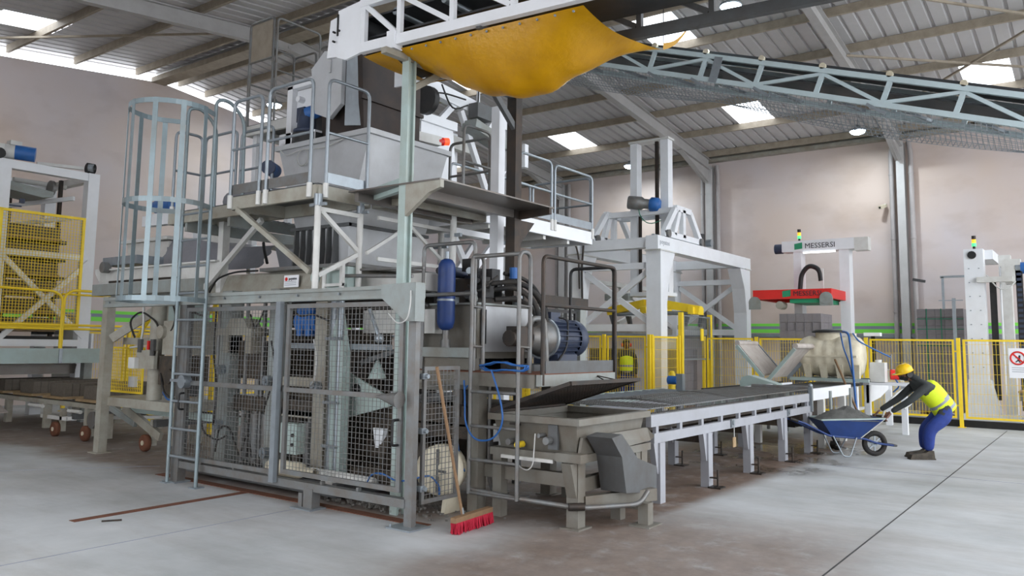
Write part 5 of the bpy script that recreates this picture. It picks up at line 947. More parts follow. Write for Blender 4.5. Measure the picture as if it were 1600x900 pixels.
for i in range(4): wt.add('foot_rib', 'cream', M().prism([(16.2, 4.78-i*.3, 1.04), (16.2, 4.68-i*.3, 1.04), (16.12, 4.66-i*.3, 1.3), (16.12, 4.8-i*.3, 1.3)], (.1, 0, 0)))
wf = T('tank_frame', 'pale steel support frame between the water tank and the conveyor', 'frame', (16.5, 4.35, .93)); wf.add('beam', 'grey_green', M().box(16.1, 16.18, 3.6, 5.05, .98, 1.04)); wf.add('beam', 'grey_green', M().box(16.82, 16.9, 3.6, 5.05, .98, 1.04))
for y in (3.7, 4.9): wf.add('foot', 'grey_dark', M().box(16.1, 16.9, y, y+.06, .93, .98))
wp = T('water_pump', 'small red and black water pump with a white canister beside the tank', 'pump', (16.8, 3.45, .9))
wp.add('canister', 'white_old', M().box(16.6, 16.85, 3.42, 3.68, .98, 1.35).cyl((16.72, 3.55, 1.35), (16.72, 3.55, 1.4), .06, 12)); wp.add('pump_head', 'red', M().cyl((16.9, 3.38, 1.12), (16.95, 3.24, 1.12), .1, 14)); wp.add('motor', 'black', M().cyl((16.95, 3.24, 1.12), (17.05, 3.02, 1.12), .1, 14)); wp.add('bracket', 'white', M().box(16.6, 17.2, 3.0, 3.7, .92, .97)); wp.add('riser', 'galv_worn', M().cyl((16.9, 3.36, 1.2), (16.9, 3.36, 1.5), .02, 8)); wp.add('post', 'white', M().box(16.85, 16.95, 3.1, 3.2, 0, .92))
for h in ([(16.2, 4.05, 1.93), (16.0, 3.9, 1.9), (15.8, 3.8, 1.3), (15.7, 3.74, .6), (15.7, 3.7, .3)], [(16.2, 4.1, 1.9), (16.0, 4.0, 1.6), (15.9, 3.9, 1.4), (15.75, 3.76, 1.0)], [(16.9, 3.36, 1.45), (16.6, 3.6, 1.6), (16.3, 3.8, 1.75), (16.3, 3.9, 1.9)], [(16.9, 3.3, 1.05), (16.8, 3.2, .9), (16.7, 3.3, .8)]): wp.add('blue_hose', 'hose_blue', M().tube(h, .022 if len(h) == 5 else .014, 6, .2))
wp.add('wood_rod', 'wood', M().cyl((15.95, 4.15, 1.4), (15.5, 3.6, .3), .02, 8)); wp.add('grey_hoses', 'cable', M().tube([(16.9, 3.0, .95), (16.5, 3.2, .8), (16.2, 3.35, .55), (16.2, 3.4, .35)], .02, 6, .2).tube([(17.1, 3.0, .95), (16.9, 3.0, .6), (16.6, 3.1, .5)], .015, 6, .2))
# ================================================================ V-shaped belt plates
vp = T('tilting_belts', 'pair of tilted belt plates forming a V on a pale green base', 'conveyor', (15.5, 5.2, .9))
def plate(y0, z0, y1, z1, mt, nm):
    a = vp.add(nm, mt, M().prism([(15.1, y0, z0), (15.1, y1, z1), (15.1, y1, z1+.03), (15.1, y0, z0+.03)], (1.05, 0, 0))); vp.add('side_rail', 'grey_green', M().bar((15.06, y0, z0-.03), (15.06, y1, z1-.03), .05, .06), a); vp.add('side_rail', 'galv', M().bar((16.18, y0, z0-.02), (16.18, y1, z1-.02), .05, .1), a); vp.add('roller', 'belt', M().cyl((15.08, y0, z0+.02), (16.14, y0, z0+.02), .05, 14), a)
plate(5.72, 1.66, 5.22, 1.08, 'belt', 'belt_plate'); plate(4.62, 1.62, 5.12, 1.04, 'belt', 'belt_plate')
vp.add('base_cover', 'grey_green', M().prism([(14.4, 5.42, .8), (14.4, 5.42, 1.0), (14.4, 5.36, 1.08), (14.4, 5.25, 1.1), (14.4, 4.75, .96), (14.4, 4.75, .8)], (.3, 0, 0))); vp.add('base_frame', 'grey_green', M().box(14.3, 16.2, 5.0, 6.0, .62, .8)); vp.add('link_rail', 'black', M().box(14.0, 18.5, 5.95, 6.0, .8, .85)); vp.add('side_box', 'grey_green', M().box(13.2, 14.3, 5.3, 5.9, .6, .84))
for x in (14.4, 16.0):
    for y in (5.1, 5.9): vp.add('leg', 'grey', M().box(x-.05, x+.05, y-.05, y+.05, 0, .62))
rc = T('roller_table', 'low grey green roller table beyond the mesh conveyor', 'conveyor', (12.5, 6.6, 0)); rc.add('side_rail', 'grey_green', M().box(10.6, 15.0, 6.2, 6.28, .62, .76)); rc.add('side_rail', 'grey_green', M().box(10.6, 15.0, 7.2, 7.28, .62, .76))
for i in range(12): rc.add('roller', 'galv', M().cyl((10.8+i*.36, 6.28, .72), (10.8+i*.36, 7.2, .72), .045, 12))
for x in (10.8, 12.8, 14.8):
    for y in (6.24, 7.24): rc.add('leg', 'grey', M().box(x-.05, x+.05, y-.05, y+.05, 0, .62))
rc.add('drive_motor', 'motor_blue', M().cyl((13.9, 6.6, .98), (13.9, 6.42, .98), .08, 14)); rc.add('gearbox', 'galv', M().box(13.85, 13.97, 6.3, 6.42, .76, 1.1))
# ================================================================ left: pallet transport with fresh blocks
tr = T('board_conveyor', 'grey chain conveyor on small wheels carrying boards of fresh blocks', 'conveyor', (7.0, 13, 0))
for x, mt in ((6.42, 'beige'), (7.6, 'grey')):
    tr.add('side_rail', mt, M().box(x-.03, x+.03, 12.75, 19.0, .50, .57)); tr.add('chain', 'dark_steel', M().box(x+.04, x+.1, 12.7, 19.0, .55, .585))
    tr.add('side_rail', 'grey_green', M().box(x-.03, x+.03, 8.9, 11.7, .52, .62)); tr.add('chain', 'dark_steel', M().box(x-.02, x+.02, 8.9, 11.9, .62, .635))
    for y in (13.0, 14.4, 15.9): tr.add('leg', 'beige', M().box(x-.05, x+.05, y-.05, y+.05, .1, .5))
    for y in (10.6, 9.4): tr.add('leg', 'beige', M().prism([(x, y-.2, .52), (x, y+.12, .52), (x, y+.06, .12), (x, y-.1, .12)], (.06, 0, 0)))
def wheel(y, x=6.36):
    w_ = tr.add('wheel', 'rust', M().lathe([(0, -.04), (.10, -.04), (.12, -.03), (.12, .03), (.10, .04), (0, .04)], (x, y, .12), (1, 0, 0), 18)); tr.add('wheel_hub', 'cream', M().cyl((x-.05, y, .12), (x-.04, y, .12), .035, 10), w_); tr.add('wheel_fork', 'beige', M().box(x+.04, x+.12, y-.1, y-.03, .08, .45), w_)
for y in (13.95, 12.95, 12.45, 11.2): wheel(y)
tr.add('truck_beam', 'white_old', M().box(6.4, 6.5, 13.7, 14.6, .26, .32)); tr.add('truck_beam', 'white_old', M().bar((6.4, 13.8, .30), (7.6, 12.9, .30), .12, .05)); tr.add('swing_arm', 'beige', M().bar((6.4, 11.9, .58), (6.42, 10.9, .22), .06, .12)); tr.add('swing_arm', 'grey', M().bar((6.4, 12.3, .55), (6.42, 11.6, .35), .05, .08)); tr.add('drive_disc', 'galv_worn', M().cyl((6.34, 12.75, .34), (6.38, 12.75, .34), .13, 18)); tr.add('cylinder', 'white_old', M().cyl((6.34, 13.1, .44), (6.34, 13.5, .44), .03, 10)); tr.add('cylinder', 'white_old', M().cyl((6.34, 14.4, .46), (6.34, 14.9, .46), .03, 10)); tr.add('cross_bar', 'grey_dark', M().box(6.4, 7.6, 11.0, 11.08, .35, .45)); tr.add('cross_bar', 'grey_dark', M().box(6.4, 7.6, 13.4, 13.5, .3, .4)); tr.add('ramp_plate', 'belt', M().prism([(5.9, 15.6, .28), (6.3, 15.6, .28), (6.3, 16.8, .62), (5.9, 16.8, .62)], (0, 0, .02)))
tr.add('belt_lane', 'belt', M().box(6.7, 6.85, 9.0, 11.9, .62, .632)); tr.add('belt_lane', 'belt', M().box(7.1, 7.25, 9.0, 11.9, .62, .632))
sl = block_mesh(.118, .5, .205, 'concrete_block')
names = {0: 'nearest the grey support post', 1: 'second from the grey support post', 2: 'third from the grey support post', 3: 'under the pale blue platform beam'}
ordn = ('first', 'second', 'third', 'fourth', 'fifth', 'sixth', 'seventh', 'eighth', 'ninth', 'tenth', 'eleventh', 'twelfth')
for gi, y in enumerate((12.85, 14.0, 15.15, 16.3)):
    b = single('production_board', 'board', M().box(6.42, 8.15, y-.1, y+.62, .59, .628), 'wooden board of fresh blocks ' + names[gi], 'board', (7.2, y+.25, .59), 'boards on the chain conveyor')
    for i in range(12):
        o = bpy.data.objects.new('fresh_block', sl); COL.objects.link(o); o.location = (6.5+i*.125, y+.02, .628); o['label'] = '%s fresh block from the front, board %s' % (ordn[i], names[gi]); o['category'] = 'block'; o['group'] = 'fresh blocks on the chain conveyor'
# ================================================================ left support frame / second hopper line
sf = T('hopper_carriage_frame', 'grey steel post and beam frame at left carrying the second material hopper', 'frame', (5.87, 11.5, 0))
p_ = sf.add('post', 'beige', M().box(5.81, 5.93, 11.44, 11.58, 0, 2.2)); sf.add('base_plate', 'beige', M().box(5.76, 5.98, 11.39, 11.63, 0, .015), p_)
sf.add('post', 'beige', M().box(7.3, 7.42, 11.44, 11.58, 0, 2.2)); sf.add('beam', 'white_old', M().ibeam((6.0, 9.0, 2.50), (6.0, 11.9, 2.50), .22, .22, .02)); sf.add('beam', 'beige', M().ibeam((7.6, 9.0, 2.50), (7.6, 12.4, 2.50), .22, .22, .02)); sf.add('lower_beam', 'grey', M().box(5.8, 5.94, 9.2, 11.9, 2.22, 2.38)); sf.add('cross_beam', 'grey', M().box(5.9, 7.5, 11.42, 11.56, 2.2, 2.36)); sf.add('end_cap', 'white_old', M().prism([(5.9, 12.05, 2.56), (5.9, 12.05, 2.62), (5.9, 11.9, 2.62), (5.9, 11.9, 2.40)], (.25, 0, 0)))
sf.add('knee_brace', 'beige', M().bar((5.9, 11.45, 1.6), (6.5, 10.9, 2.2), .07, .12)); sf.add('rack_chain', 'dark_steel', M().box(5.88, 5.9, 9.8, 11.6, 2.40, 2.43)); sf.add('tray', 'galv', M().box(5.9, 6.3, 10.9, 11.85, 2.66, 2.78)); sf.add('wheel', 'galv_worn', M().cyl((5.82, 11.7, 2.63), (5.92, 11.7, 2.63), .08, 16))
sf.add('inner_post', 'white_old', M().box(5.95, 6.05, 8.95, 9.05, 2.2, 3.1)); sf.add('screw_jack', 'galv', M().cyl((6.2, 9.3, 2.4), (6.2, 9.3, 3.0), .03, 10).cyl((6.2, 9.3, 2.7), (6.2, 9.3, 2.8), .05, 10))
h2 = T('covered_hopper', 'second hopper with a white side and a grey cover sheet at left', 'hopper', (7.2, 11, 2.6))
h2.add('side_panel', 'white_old', M().prism([(6.7, 12.6, 2.62), (6.7, 12.7, 3.14), (6.7, 11.45, 3.10), (6.7, 11.6, 2.60)], (.9, 0, 0))); h2.add('rim', 'white_old', M().box(6.62, 7.7, 11.4, 12.75, 3.12, 3.17))
G = []
for i in range(17):
    u = i/16; y = 11.5-u*2.55; row = []
    for j in range(11):
        v = j/10; zt = 3.12-.26*u+.03*math.sin(7*u); x = 6.5+.22*(1-v)**2*1.2 + .03*math.sin(11*u+5*v); row.append((6.75-.25*v+.04*math.sin(9*u)*v, y+.04*math.sin(13*v), zt-(zt-2.56)*v))
    G.append(row)
h2.add('cover_sheet', 'tarp_grey', M().surf(G)); h2.add('cover_top', 'tarp_grey', M().surf([[(6.75+.9*v, 11.5-u*2.55, 3.12-.26*u+.03*math.sin(7*u)+.05*math.sin(3.1*v)) for v in (0, .25, .5, .75, 1)] for u in [i/12 for i in range(13)]]))
h2.add('end_sheet', 'tarp_grey', M().surf([[(6.75+.9*v, 8.95-.12*(1-w_), 2.56+.3*w_) for v in (0, .5, 1)] for w_ in (0, .5, 1)])); h2.add('cable', 'black', M().tube([(6.6, 9.0, 2.9), (6.5, 8.85, 2.8), (6.45, 8.7, 2.6)], .02, 6, .15))
h2.add('gearmotor', 'motor_blue', M().cyl((7.0, 12.4, 3.75), (7.0, 11.9, 3.75), .11, 16)); h2.add('motor_plinth', 'white', M().box(6.9, 7.6, 11.5, 12.5, 3.5, 3.62)); h2.add('mast', 'white', M().box(7.0, 7.12, 11.2, 11.32, 2.6, 3.6)); h2.add('upper_beam', 'white', M().bar((6.6, 12.0, 3.42), (6.7, 9.4, 3.40), .12, .16)); h2.add('filter', 'white_old', M().loft([(6.8, 10.3, 3.0), (7.2, 10.3, 3.0), (7.2, 10.7, 3.0), (6.8, 10.7, 3.0)], [(6.7, 10.2, 3.4), (7.3, 10.2, 3.4), (7.3, 10.8, 3.4), (6.7, 10.8, 3.4)]))
h2.add('grating', 'galv', M().grid((6.3, 8.6, 3.15), (0, 1.6, 0), (.7, 0, 0), .09, .09, .006), None, True)
# side head with guard
sh = T('side_drive_head', 'beige drive head with hoses left of the caged ladder', 'machine', (6.3, 10.4, .6))
sh.add('column', 'beige', M().cyl((6.05, 10.5, .64), (6.05, 10.5, 2.2), .1, 18)); sh.add('column', 'beige', M().box(6.4, 6.6, 10.85, 11.1, 1.4, 2.2)); sh.add('cross_tube', 'beige', M().box(6.1, 6.24, 10.4, 11.5, 1.52, 1.62)); sh.add('control_plate', 'beige', M().box(5.9, 5.95, 10.3, 10.75, 1.2, 1.45)); sh.add('button_box', 'white_old', M().box(5.84, 5.9, 10.68, 10.84, 1.2, 1.35)); sh.add('red_switch', 'red', M().box(5.88, 5.92, 10.42, 10.46, 1.46, 1.58)); sh.add('hinge_bracket', 'grey_dark', M().box(5.88, 5.92, 10.3, 10.38, 1.38, 1.6)); sh.add('hinge_bracket', 'grey_dark', M().box(5.88, 5.92, 10.62, 10.7, 1.42, 1.6)); sh.add('gear_case', 'beige', M().box(5.95, 6.5, 9.75, 10.2, 1.4, 1.85).cyl((5.9, 10.2, 1.7), (5.95, 10.2, 1.7), .09, 14)); sh.add('valve_stack', 'greasy', M().box(5.95, 6.4, 9.8, 10.25, 1.0, 1.38).cyl((5.9, 9.95, 1.12), (6.0, 9.95, 1.12), .1, 14)); sh.add('base_plate', 'beige', M().box(5.9, 6.6, 9.7, 11.6, .66, .78)); sh.add('motor', 'grey_dark', M().cyl((6.1, 9.9, .95), (6.1, 9.6, .95), .09, 12)); sh.add('top_box', 'grey_green', M().box(6.1, 6.5, 10.0, 10.35, 1.85, 2.15))
for h in ([(6.0, 11.0, 1.62), (5.95, 11.1, 1.85), (5.95, 10.8, 2.0), (5.95, 10.4, 1.85), (6.0, 10.35, 1.7)], [(6.0, 10.1, 2.1), (5.95, 9.9, 1.9), (5.95, 10.0, 1.7), (6.0, 10.15, 1.75)], [(6.1, 9.9, 2.15), (6.0, 9.6, 1.95), (6.0, 9.3, 1.9)], [(5.95, 10.2, 1.15), (5.9, 10.0, .85), (6.0, 9.7, .82)]): sh.add('hose', 'rubber', M().tube(h, .014, 6, .15))
sh.add('hose', 'hose_blue', M().tube([(6.0, 10.2, .9), (5.95, 10.0, .8), (5.98, 9.75, .85)], .012, 6, .1)); sh.add('conduit', 'cable', M().tube([(5.95, 10.75, 2.2), (5.95, 10.7, 1.8), (5.95, 10.75, 1.5), (6.0, 11.1, 1.48)], .016, 6, .1))
yg = T('yellow_mesh_guard', 'small yellow mesh guard panel beside the grey support post', 'guard', (6.35, 11.9, .78)); yg.add('frame', 'yellow', M().rframe((6.35, 11.35, .80), (0, 1.12, 0), (0, 0, .68), .025, .02)); yg.add('wire_mesh', 'yellow', M().grid((6.35, 11.35, .80), (0, 1.12, 0), (0, 0, .68), .05, .05, .004), None, True); yg.add('bracket', 'white_old', M().box(6.3, 6.36, 11.5, 11.66, .9, 1.05))
# ================================================================ far left rack tower (lowerator)
rk = T('rack_tower', 'white rack lift tower at far left with boards of blocks behind yellow mesh', 'rack', (7.0, 17, 0))
for x, y in ((6.22, 16.45), (7.86, 16.45), (6.22, 18.3), (7.86, 18.3)): rk.add('column', 'white', M().box(x-.11, x+.11, y-.1, y+.1, 0, 4.92))
for y in (16.45, 18.3): rk.add('top_beam', 'white', M().box(6.33, 7.75, y-.08, y+.08, 4.76, 4.92))
for x in (6.22, 7.86): rk.add('top_beam', 'white_old', M().box(x-.07, x+.07, 16.6, 18.2, 4.76, 4.9))
rk.add('inner_rail', 'dark_steel', M().box(7.5, 7.56, 17.0, 17.08, 1.5, 4.8)); rk.add('inner_rail', 'dark_steel', M().box(7.0, 7.06, 18.1, 18.16, 1.5, 4.8)); rk.add('cross_tie', 'white', M().bar((7.0, 18.1, 4.3), (7.6, 16.6, 4.4), .06, .08)); rk.add('cross_tie', 'white', M().bar((7.0, 18.1, 3.9), (7.6, 16.6, 4.0), .06, .08)); rk.add('shaft', 'white_old', M().cyl((6.7, 17.2, 4.7), (7.7, 17.2, 4.7), .05, 12)); rk.add('sprocket', 'galv_worn', M().cyl((7.3, 17.0, 4.6), (7.36, 17.0, 4.6), .16, 18)); rk.add('chute', 'grey', M().prism([(6.3, 16.8, 4.62), (7.3, 16.8, 4.5), (7.3, 16.8, 4.4), (7.1, 16.8, 4.36), (6.3, 16.8, 4.45)], (0, .8, 0)))
rk.add('brace', 'white', M().bar((6.25, 16.36, 3.15), (7.85, 16.36, 1.62), .06, .09)); rk.add('brace', 'white', M().bar((7.85, 16.32, 3.12), (6.25, 16.32, 1.5), .06, .09)); rk.add('front_beam', 'white', M().box(6.3, 7.8, 16.34, 16.44, 3.14, 3.25)); rk.add('front_beam', 'white', M().box(5.2, 7.8, 16.3, 16.42, 1.44, 1.57)); rk.add('top_rail', 'white_old', M().bar((6.9, 16.7, 5.0), (7.7, 16.5, 5.02), .06, .06)); rk.add('bearing', 'black', M().cyl((7.72, 16.4, 5.02), (7.86, 16.4, 5.02), .11, 16)); rk.add('bearing_cap', 'galv', M().cyl((7.74, 16.36, 5.02), (7.8, 16.3, 5.02), .08, 16))
rk.add('lift_motor', 'motor_blue', M().cyl((6.42, 16.5, 5.1), (6.72, 16.35, 5.08), .14, 20)); rk.add('motor_fins', 'white_old', M().cyl((6.2, 16.6, 5.1), (6.42, 16.5, 5.1), .14, 20).box(6.3, 6.5, 16.42, 16.6, 5.22, 5.3)); rk.add('gearbox', 'white_old', M().box(5.9, 6.2, 16.4, 16.8, 4.95, 5.2)); rk.add('roller', 'black', M().cyl((6.1, 16.38, 5.0), (6.1, 16.32, 5.0), .1, 14)); rk.add('sensor', 'motor_navy', M().box(6.5, 6.58, 16.3, 16.36, 4.12, 4.2).bar((6.3, 16.38, 4.06), (6.55, 16.36, 4.06), .03))
mp_ = rk.add('mesh_panel', 'yellow', M().rframe((5.0, 16.05, 1.80), (2.6, 0, 0), (0, 0, 2.15), .05, .04)); rk.add('panel_post', 'yellow', M().box(6.06, 6.12, 16.03, 16.07, 1.80, 3.95), mp_); rk.add('wire_mesh', 'yellow', M().grid((5.0, 16.05, 1.80), (2.6, 0, 0), (0, 0, 2.15), .055, .055, .004), mp_, True)
rk.add('side_panel', 'white_old', M().box(8.05, 8.3, 17.0, 18.0, .3, 2.1)); rk.add('lower_sheet', 'sheet_steel', M().prism([(5.4, 16.2, 1.10), (7.7, 16.2, 1.10), (7.66, 16.2, .92), (5.5, 16.2, .92)], (0, .6, 0))); rk.add('roller', 'galv', M().cyl((5.9, 16.15, 1.05), (6.1, 16.15, 1.05), .08, 14)); rk.add('dark_brush', 'black', M().box(5.4, 7.5, 16.4, 18.2, 1.57, 1.63))
rk.add('door_edge', 'white', M().box(8.02, 8.06, 16.35, 16.6, 1.3, 1.7))
bs = block_mesh(.19, .9, .22, 'concrete_block')
for lv in range(6):
    z = 1.72+lv*.36; nm = ('lowest', 'second lowest', 'third lowest', 'third highest', 'second highest', 'highest')[lv]
    single('rack_board', 'board', M().box(6.3, 7.5, 16.75, 17.85, z, z+.05), 'wooden board on the %s level of the rack behind yellow mesh' % nm, 'board', (7.0, 17.3, z), 'boards in the rack tower')
    rk.add('shelf_bracket', 'grey_dark', M().box(7.5, 7.62, 16.8, 17.8, z-.05, z+.02))
    for i in range(6):
        o = bpy.data.objects.new('rack_block', bs); COL.objects.link(o); o.location = (6.34+i*.195, 16.85, z+.05); o['label'] = '%s block from the left on the %s board of the rack behind yellow mesh' % (ordn[i], nm); o['category'] = 'block'; o['group'] = 'blocks in the rack tower'
pl = T('rack_walkway', 'pale blue walkway beam with yellow handrails in front of the rack tower', 'walkway', (6.6, 15.7, 1.2))
pl.add('front_beam', 'grey_green', M().box(4.4, 7.9, 15.52, 15.60, 1.14, 1.41)); pl.add('deck', 'grey', M().box(4.4, 7.9, 15.6, 16.25, 1.36, 1.40)); pl.add('joint_plate', 'galv', M().box(7.04, 7.10, 15.50, 15.53, 1.14, 1.41)); pl.add('support_leg', 'grey', M().box(7.7, 7.85, 15.9, 16.05, 0, 1.14)); pl.add('support_leg', 'grey', M().box(5.0, 5.15, 15.9, 16.05, 0, 1.14))
pl.add('handrail', 'yellow', M().tube([(7.06, 15.56, 1.3), (7.06, 15.56, 2.36), (6.9, 15.56, 2.46), (4.4, 15.56, 2.5)], .024, 8, .1)); pl.add('handrail', 'yellow', M().tube([(7.09, 15.56, 1.3), (7.09, 15.56, 2.38), (7.22, 15.56, 2.49), (9.0, 15.56, 2.49), (9.0, 15.56, .0)], .024, 8, .1)); pl.add('handrail', 'yellow', M().cyl((7.1, 15.7, 2.42), (9.0, 15.7, 2.42), .02, 8))
for z in (1.84, 1.77): pl.add('mid_rail', 'yellow', M().cyl((4.4, 15.57, z), (9.0, 15.57, z), .022, 8))
fence_run('back_left_fence', 'low yellow mesh fence by the left wall behind the support post', [(8.6, 18.6), (10.0, 18.6), (11.4, 18.6), (12.8, 18.6), (14.2, 18.6)], 1.75)
yb = T('yellow_door_frame', 'yellow braced door posts seen between the support post and the ladder', 'frame', (8.4, 14.2, 0)); yb.add('post', 'yellow', M().box(8.15, 8.27, 14.3, 14.42, 0, 2.3)); yb.add('post', 'yellow', M().box(8.2, 8.32, 12.4, 12.52, 0, 2.3)); yb.add('brace', 'yellow', M().bar((8.2, 14.3, 2.2), (8.2, 15.2, 1.4), .05, .05)); yb.add('brace', 'yellow', M().bar((8.25, 13.6, 1.5), (8.25, 12.5, 2.2), .05, .05)); yb.add('top_bar', 'yellow', M().bar((8.2, 14.36, 1.85), (8.25, 12.46, 1.85), .04, .04))
# ================================================================ inclined belt conveyor under the roof (X = 14)
ic = T('inclined_conveyor', 'long pale blue truss belt conveyor rising under the roof from the right', 'conveyor', (14.4, 3, 5))
def tz(y): return 5.42+(y-.8)*.331
YA, YB = -2.6, 9.2; nrm = V((0, -.314, .949))
for x, mt in ((14.0, 'truss_blue'), (14.8, 'truss_blue')):
    ic.add('top_chord', mt, M().bar((x, YA, tz(YA)), (x, YB, tz(YB)), .08, .09)); ic.add('bottom_chord', mt, M().bar((x, YA, tz(YA)-.46), (x, YB, tz(YB)-.46), .08, .09))
    ys = [9.0-1.06*i for i in range(11)]
    for i, y in enumerate(ys):
        ic.add('truss_post', mt, M().bar((x, y, tz(y)-.04), (x, y+.13, tz(y)-.42+.04), .06, .08))
        if i < 10:
            a, b = (y, y-1.06); q = M().bar((x, a+.1, tz(a)-.38), (x, b-.02, tz(b)-.06), .05, .06) if i % 2 == 0 else M().bar((x, a, tz(a)-.06), (x, b+.12, tz(b)-.40), .05, .06); ic.add('truss_diagonal', mt, q)
        if x == 14.0: ic.add('idler_end', 'cream', M().cyl((13.96, y, tz(y)+.08), (14.1, y, tz(y)+.08), .055, 12)); ic.add('cross_tie', 'galv', M().bar((14.0, y, tz(y)-.45), (14.8, y-.5, tz(y-.5)-.45), .04, .05))
ic.add('belt', 'belt_dark', M().bar((14.4, YA, tz(YA)+.09), (14.4, YB, tz(YB)+.09), .74, .05)); ic.add('return_belt', 'belt_dark', M().bar((14.4, YA, tz(YA)-.22), (14.4, YB, tz(YB)-.22), .7, .03)); ic.add('splice_plate', 'galv', M().bar((13.95, 5.55, tz(5.55)-.0), (13.95, 5.69, tz(5.69)-.5), .02, .16, (0, 1, 0)))
W = M(); k = YA
def mg(y, t):
    sag = .06+.16*abs(math.sin((y-.6)*.62)); z0 = tz(y)-.50
    return {0: V((13.98, y, z0)), 1: V((13.96, y, z0-.20)), 2: V((14.4, y, z0-.22-sag)), 3: V((14.84, y, z0-.20)), 4: V((14.82, y, z0))}[t]
while k < YB:
    for t in range(4): W.bar(mg(k, t), mg(k, t+1), .008)
    k += .075
yy = [YA+(YB-YA)*i/44 for i in range(45)]
for t in range(4):
    for s in (0, .33, .66):
        for a, b in zip(yy[:-1], yy[1:]): W.bar(mg(a, t).lerp(mg(a, t+1), s), mg(b, t).lerp(mg(b, t+1), s), .008)
ic.add('guard_mesh', 'galv', W, None, True)
for y in (7.0, 6.1, 4.9, 3.0): ic.add('mesh_hanger', 'galv', M().bar((13.92, y, tz(y)-.5), (13.92, y-.28, tz(y-.28)-.62), .03, .05))
for y in (6.7, .3): ic.add('suspension_rod', 'dark_steel', M().cyl((14.0, y, tz(y)), (14.0, y, roof_z(14)-.2), .01, 6))
# ================================================================ people and wheelbarrow
RV, FV = V((.594, -.805, 0)), V((.805, .594, 0))
def skin_mesh(pts, edges, root, sub=2):
    me = bpy.data.meshes.new('skin_tmp'); me.from_pydata([p[:3] for p in pts], edges, [])
    o = bpy.data.objects.new('skin_tmp', me); COL.objects.link(o)
    sk = o.modifiers.new('s', 'SKIN'); sk.use_smooth_shade = True
    for i, p in enumerate(pts):
        r = p[3]; r = r if isinstance(r, tuple) else (r, r)
        me.skin_vertices[0].data[i].radius = r; me.skin_vertices[0].data[i].use_root = (i == root)
    s = o.modifiers.new('u', 'SUBSURF'); s.levels = sub; s.render_levels = sub
    dg = bpy.context.evaluated_depsgraph_get(); em = bpy.data.meshes.new_from_object(o.evaluated_get(dg))
    bpy.data.objects.remove(o)
    vs = [tuple(v.co) for v in em.vertices]; fs = [tuple(p.vertices) for p in em.polygons]; return vs, fs
class Fig:
    def __init__(s, name, label, cat, loc, rv=RV, fv=FV): s.t = T(name, label, cat, loc); s.loc = V(loc); s.rv, s.fv = rv, fv
    def W(s, p): return s.loc + s.rv*p[0] + s.fv*p[1] + V((0, 0, p[2]))
    def add(s, name, mt, m, parent=None, stuff=False):
        m.v = [s.W(p) for p in m.v]; return s.t.add(name, mt, m, parent, stuff)
    def multi(s, name, m, mats, pick):
        me = m.mesh(name)
        me2 = M(); me2.v = [s.W(p) for p in m.v]; me2.f = m.f; me2.sm = m.sm; mm = me2.mesh(name, s.loc)
        for k in mats: mm.materials.append(MATS[k])
        for i, f in enumerate(m.f):
            c = V((0, 0, 0))
            for k in f: c += V(m.v[k])
            mm.polygons[i].material_index = pick(c/len(f), i)
        bpy.data.meshes.remove(me); return mobj(name, mm, None, s.t.o)
def head(m, c, fx, up, r=.098):
    """head with face: c centre, fx facing dir, up dir (local coords)"""
    c, fx, up = V(c), V(fx).normalized(), V(up).normalized(); sd = up.cross(fx).normalized(); up = fx.cross(sd)
    start = len(m.f); vs = []; fs = []; n, k = 20, 14
    for i in range(k+1):
        th = math.pi*i/k
        for j in range(n):
            ph = 6.28318*j/n; x, y, z = math.sin(th)*math.cos(ph), math.sin(th)*math.sin(ph), math.cos(th)
            px = x*.95 + (.06 if x > 0 and z < -.2 else 0); py = y*(.78 if z > -.2 else .78-.25*(-z-.2)); pz = z*1.2
            if x > .85 and -.35 < z < .1: px += .10*(1-abs(z+.15)*3)
            vs.append(c + fx*px*r + sd*py*r + up*pz*r)
    for i in range(k):
        for j in range(n): fs.append((i*n+j, (i+1)*n+j, (i+1)*n+(j+1) % n, i*n+(j+1) % n))
    m._add(vs, fs, True)
    m._add([c+fx*r*.98+up*r*.12+sd*r*.12, c+fx*r*.98+up*r*.12-sd*r*.12, c+fx*r*1.25-up*r*.22, c+fx*r*.98-up*r*.3+sd*r*.2, c+fx*r*.98-up*r*.3-sd*r*.2], [(0, 2, 1), (0, 3, 2), (1, 2, 4), (3, 4, 2)])
    for s in (-1, 1):
        m.sph(c+sd*s*r*.8-up*r*.05, r*.2, 8, 6)
    a = len(m.f)
    for s in (-1, 1): m.sph(c+fx*r*.86+sd*s*r*.34+up*r*.08, r*.13, 8, 6)       # eyes
    m.bar(c+fx*r*.93-up*r*.55+sd*r*.26, c+fx*r*.93-up*r*.55-sd*r*.26, r*.1, r*.1)   # mouth
    return start, a, len(m.f)
def hand(m, wr, dirv, grip, side):
    """palm and five bent fingers; dirv along the hand, grip where fingers curl, side thumb side"""
    wr, d, g, sd = V(wr), V(dirv).normalized(), V(grip).normalized(), V(side).normalized()
    pc = wr + d*.085
    m.loft([wr-sd*.022-g*.012, wr+sd*.022-g*.012, wr+sd*.022+g*.012, wr-sd*.022+g*.012], [pc-sd*.04-g*.012, pc+sd*.04-g*.012, pc+sd*.04+g*.014, pc-sd*.04+g*.014])
    for i, L in enumerate((.07, .08, .075, .058)):
        b = pc + sd*(.03-.02*i) - d*.004; m.tube([b, b+d*L*.45, b+d*L*.7+g*L*.35, b+d*L*.55+g*L*.75], [.0095, .009, .0085, .007], 7)
    b = wr + d*.03 + sd*.026; m.tube([b, b+sd*.026+d*.02, b+sd*.03+d*.05+g*.02], [.011, .0105, .008], 7)
wk = Fig('person', 'person in yellow helmet and hi-vis vest bending forward to pull the wheelbarrow', 'person', (13.38, 2.36, 0))
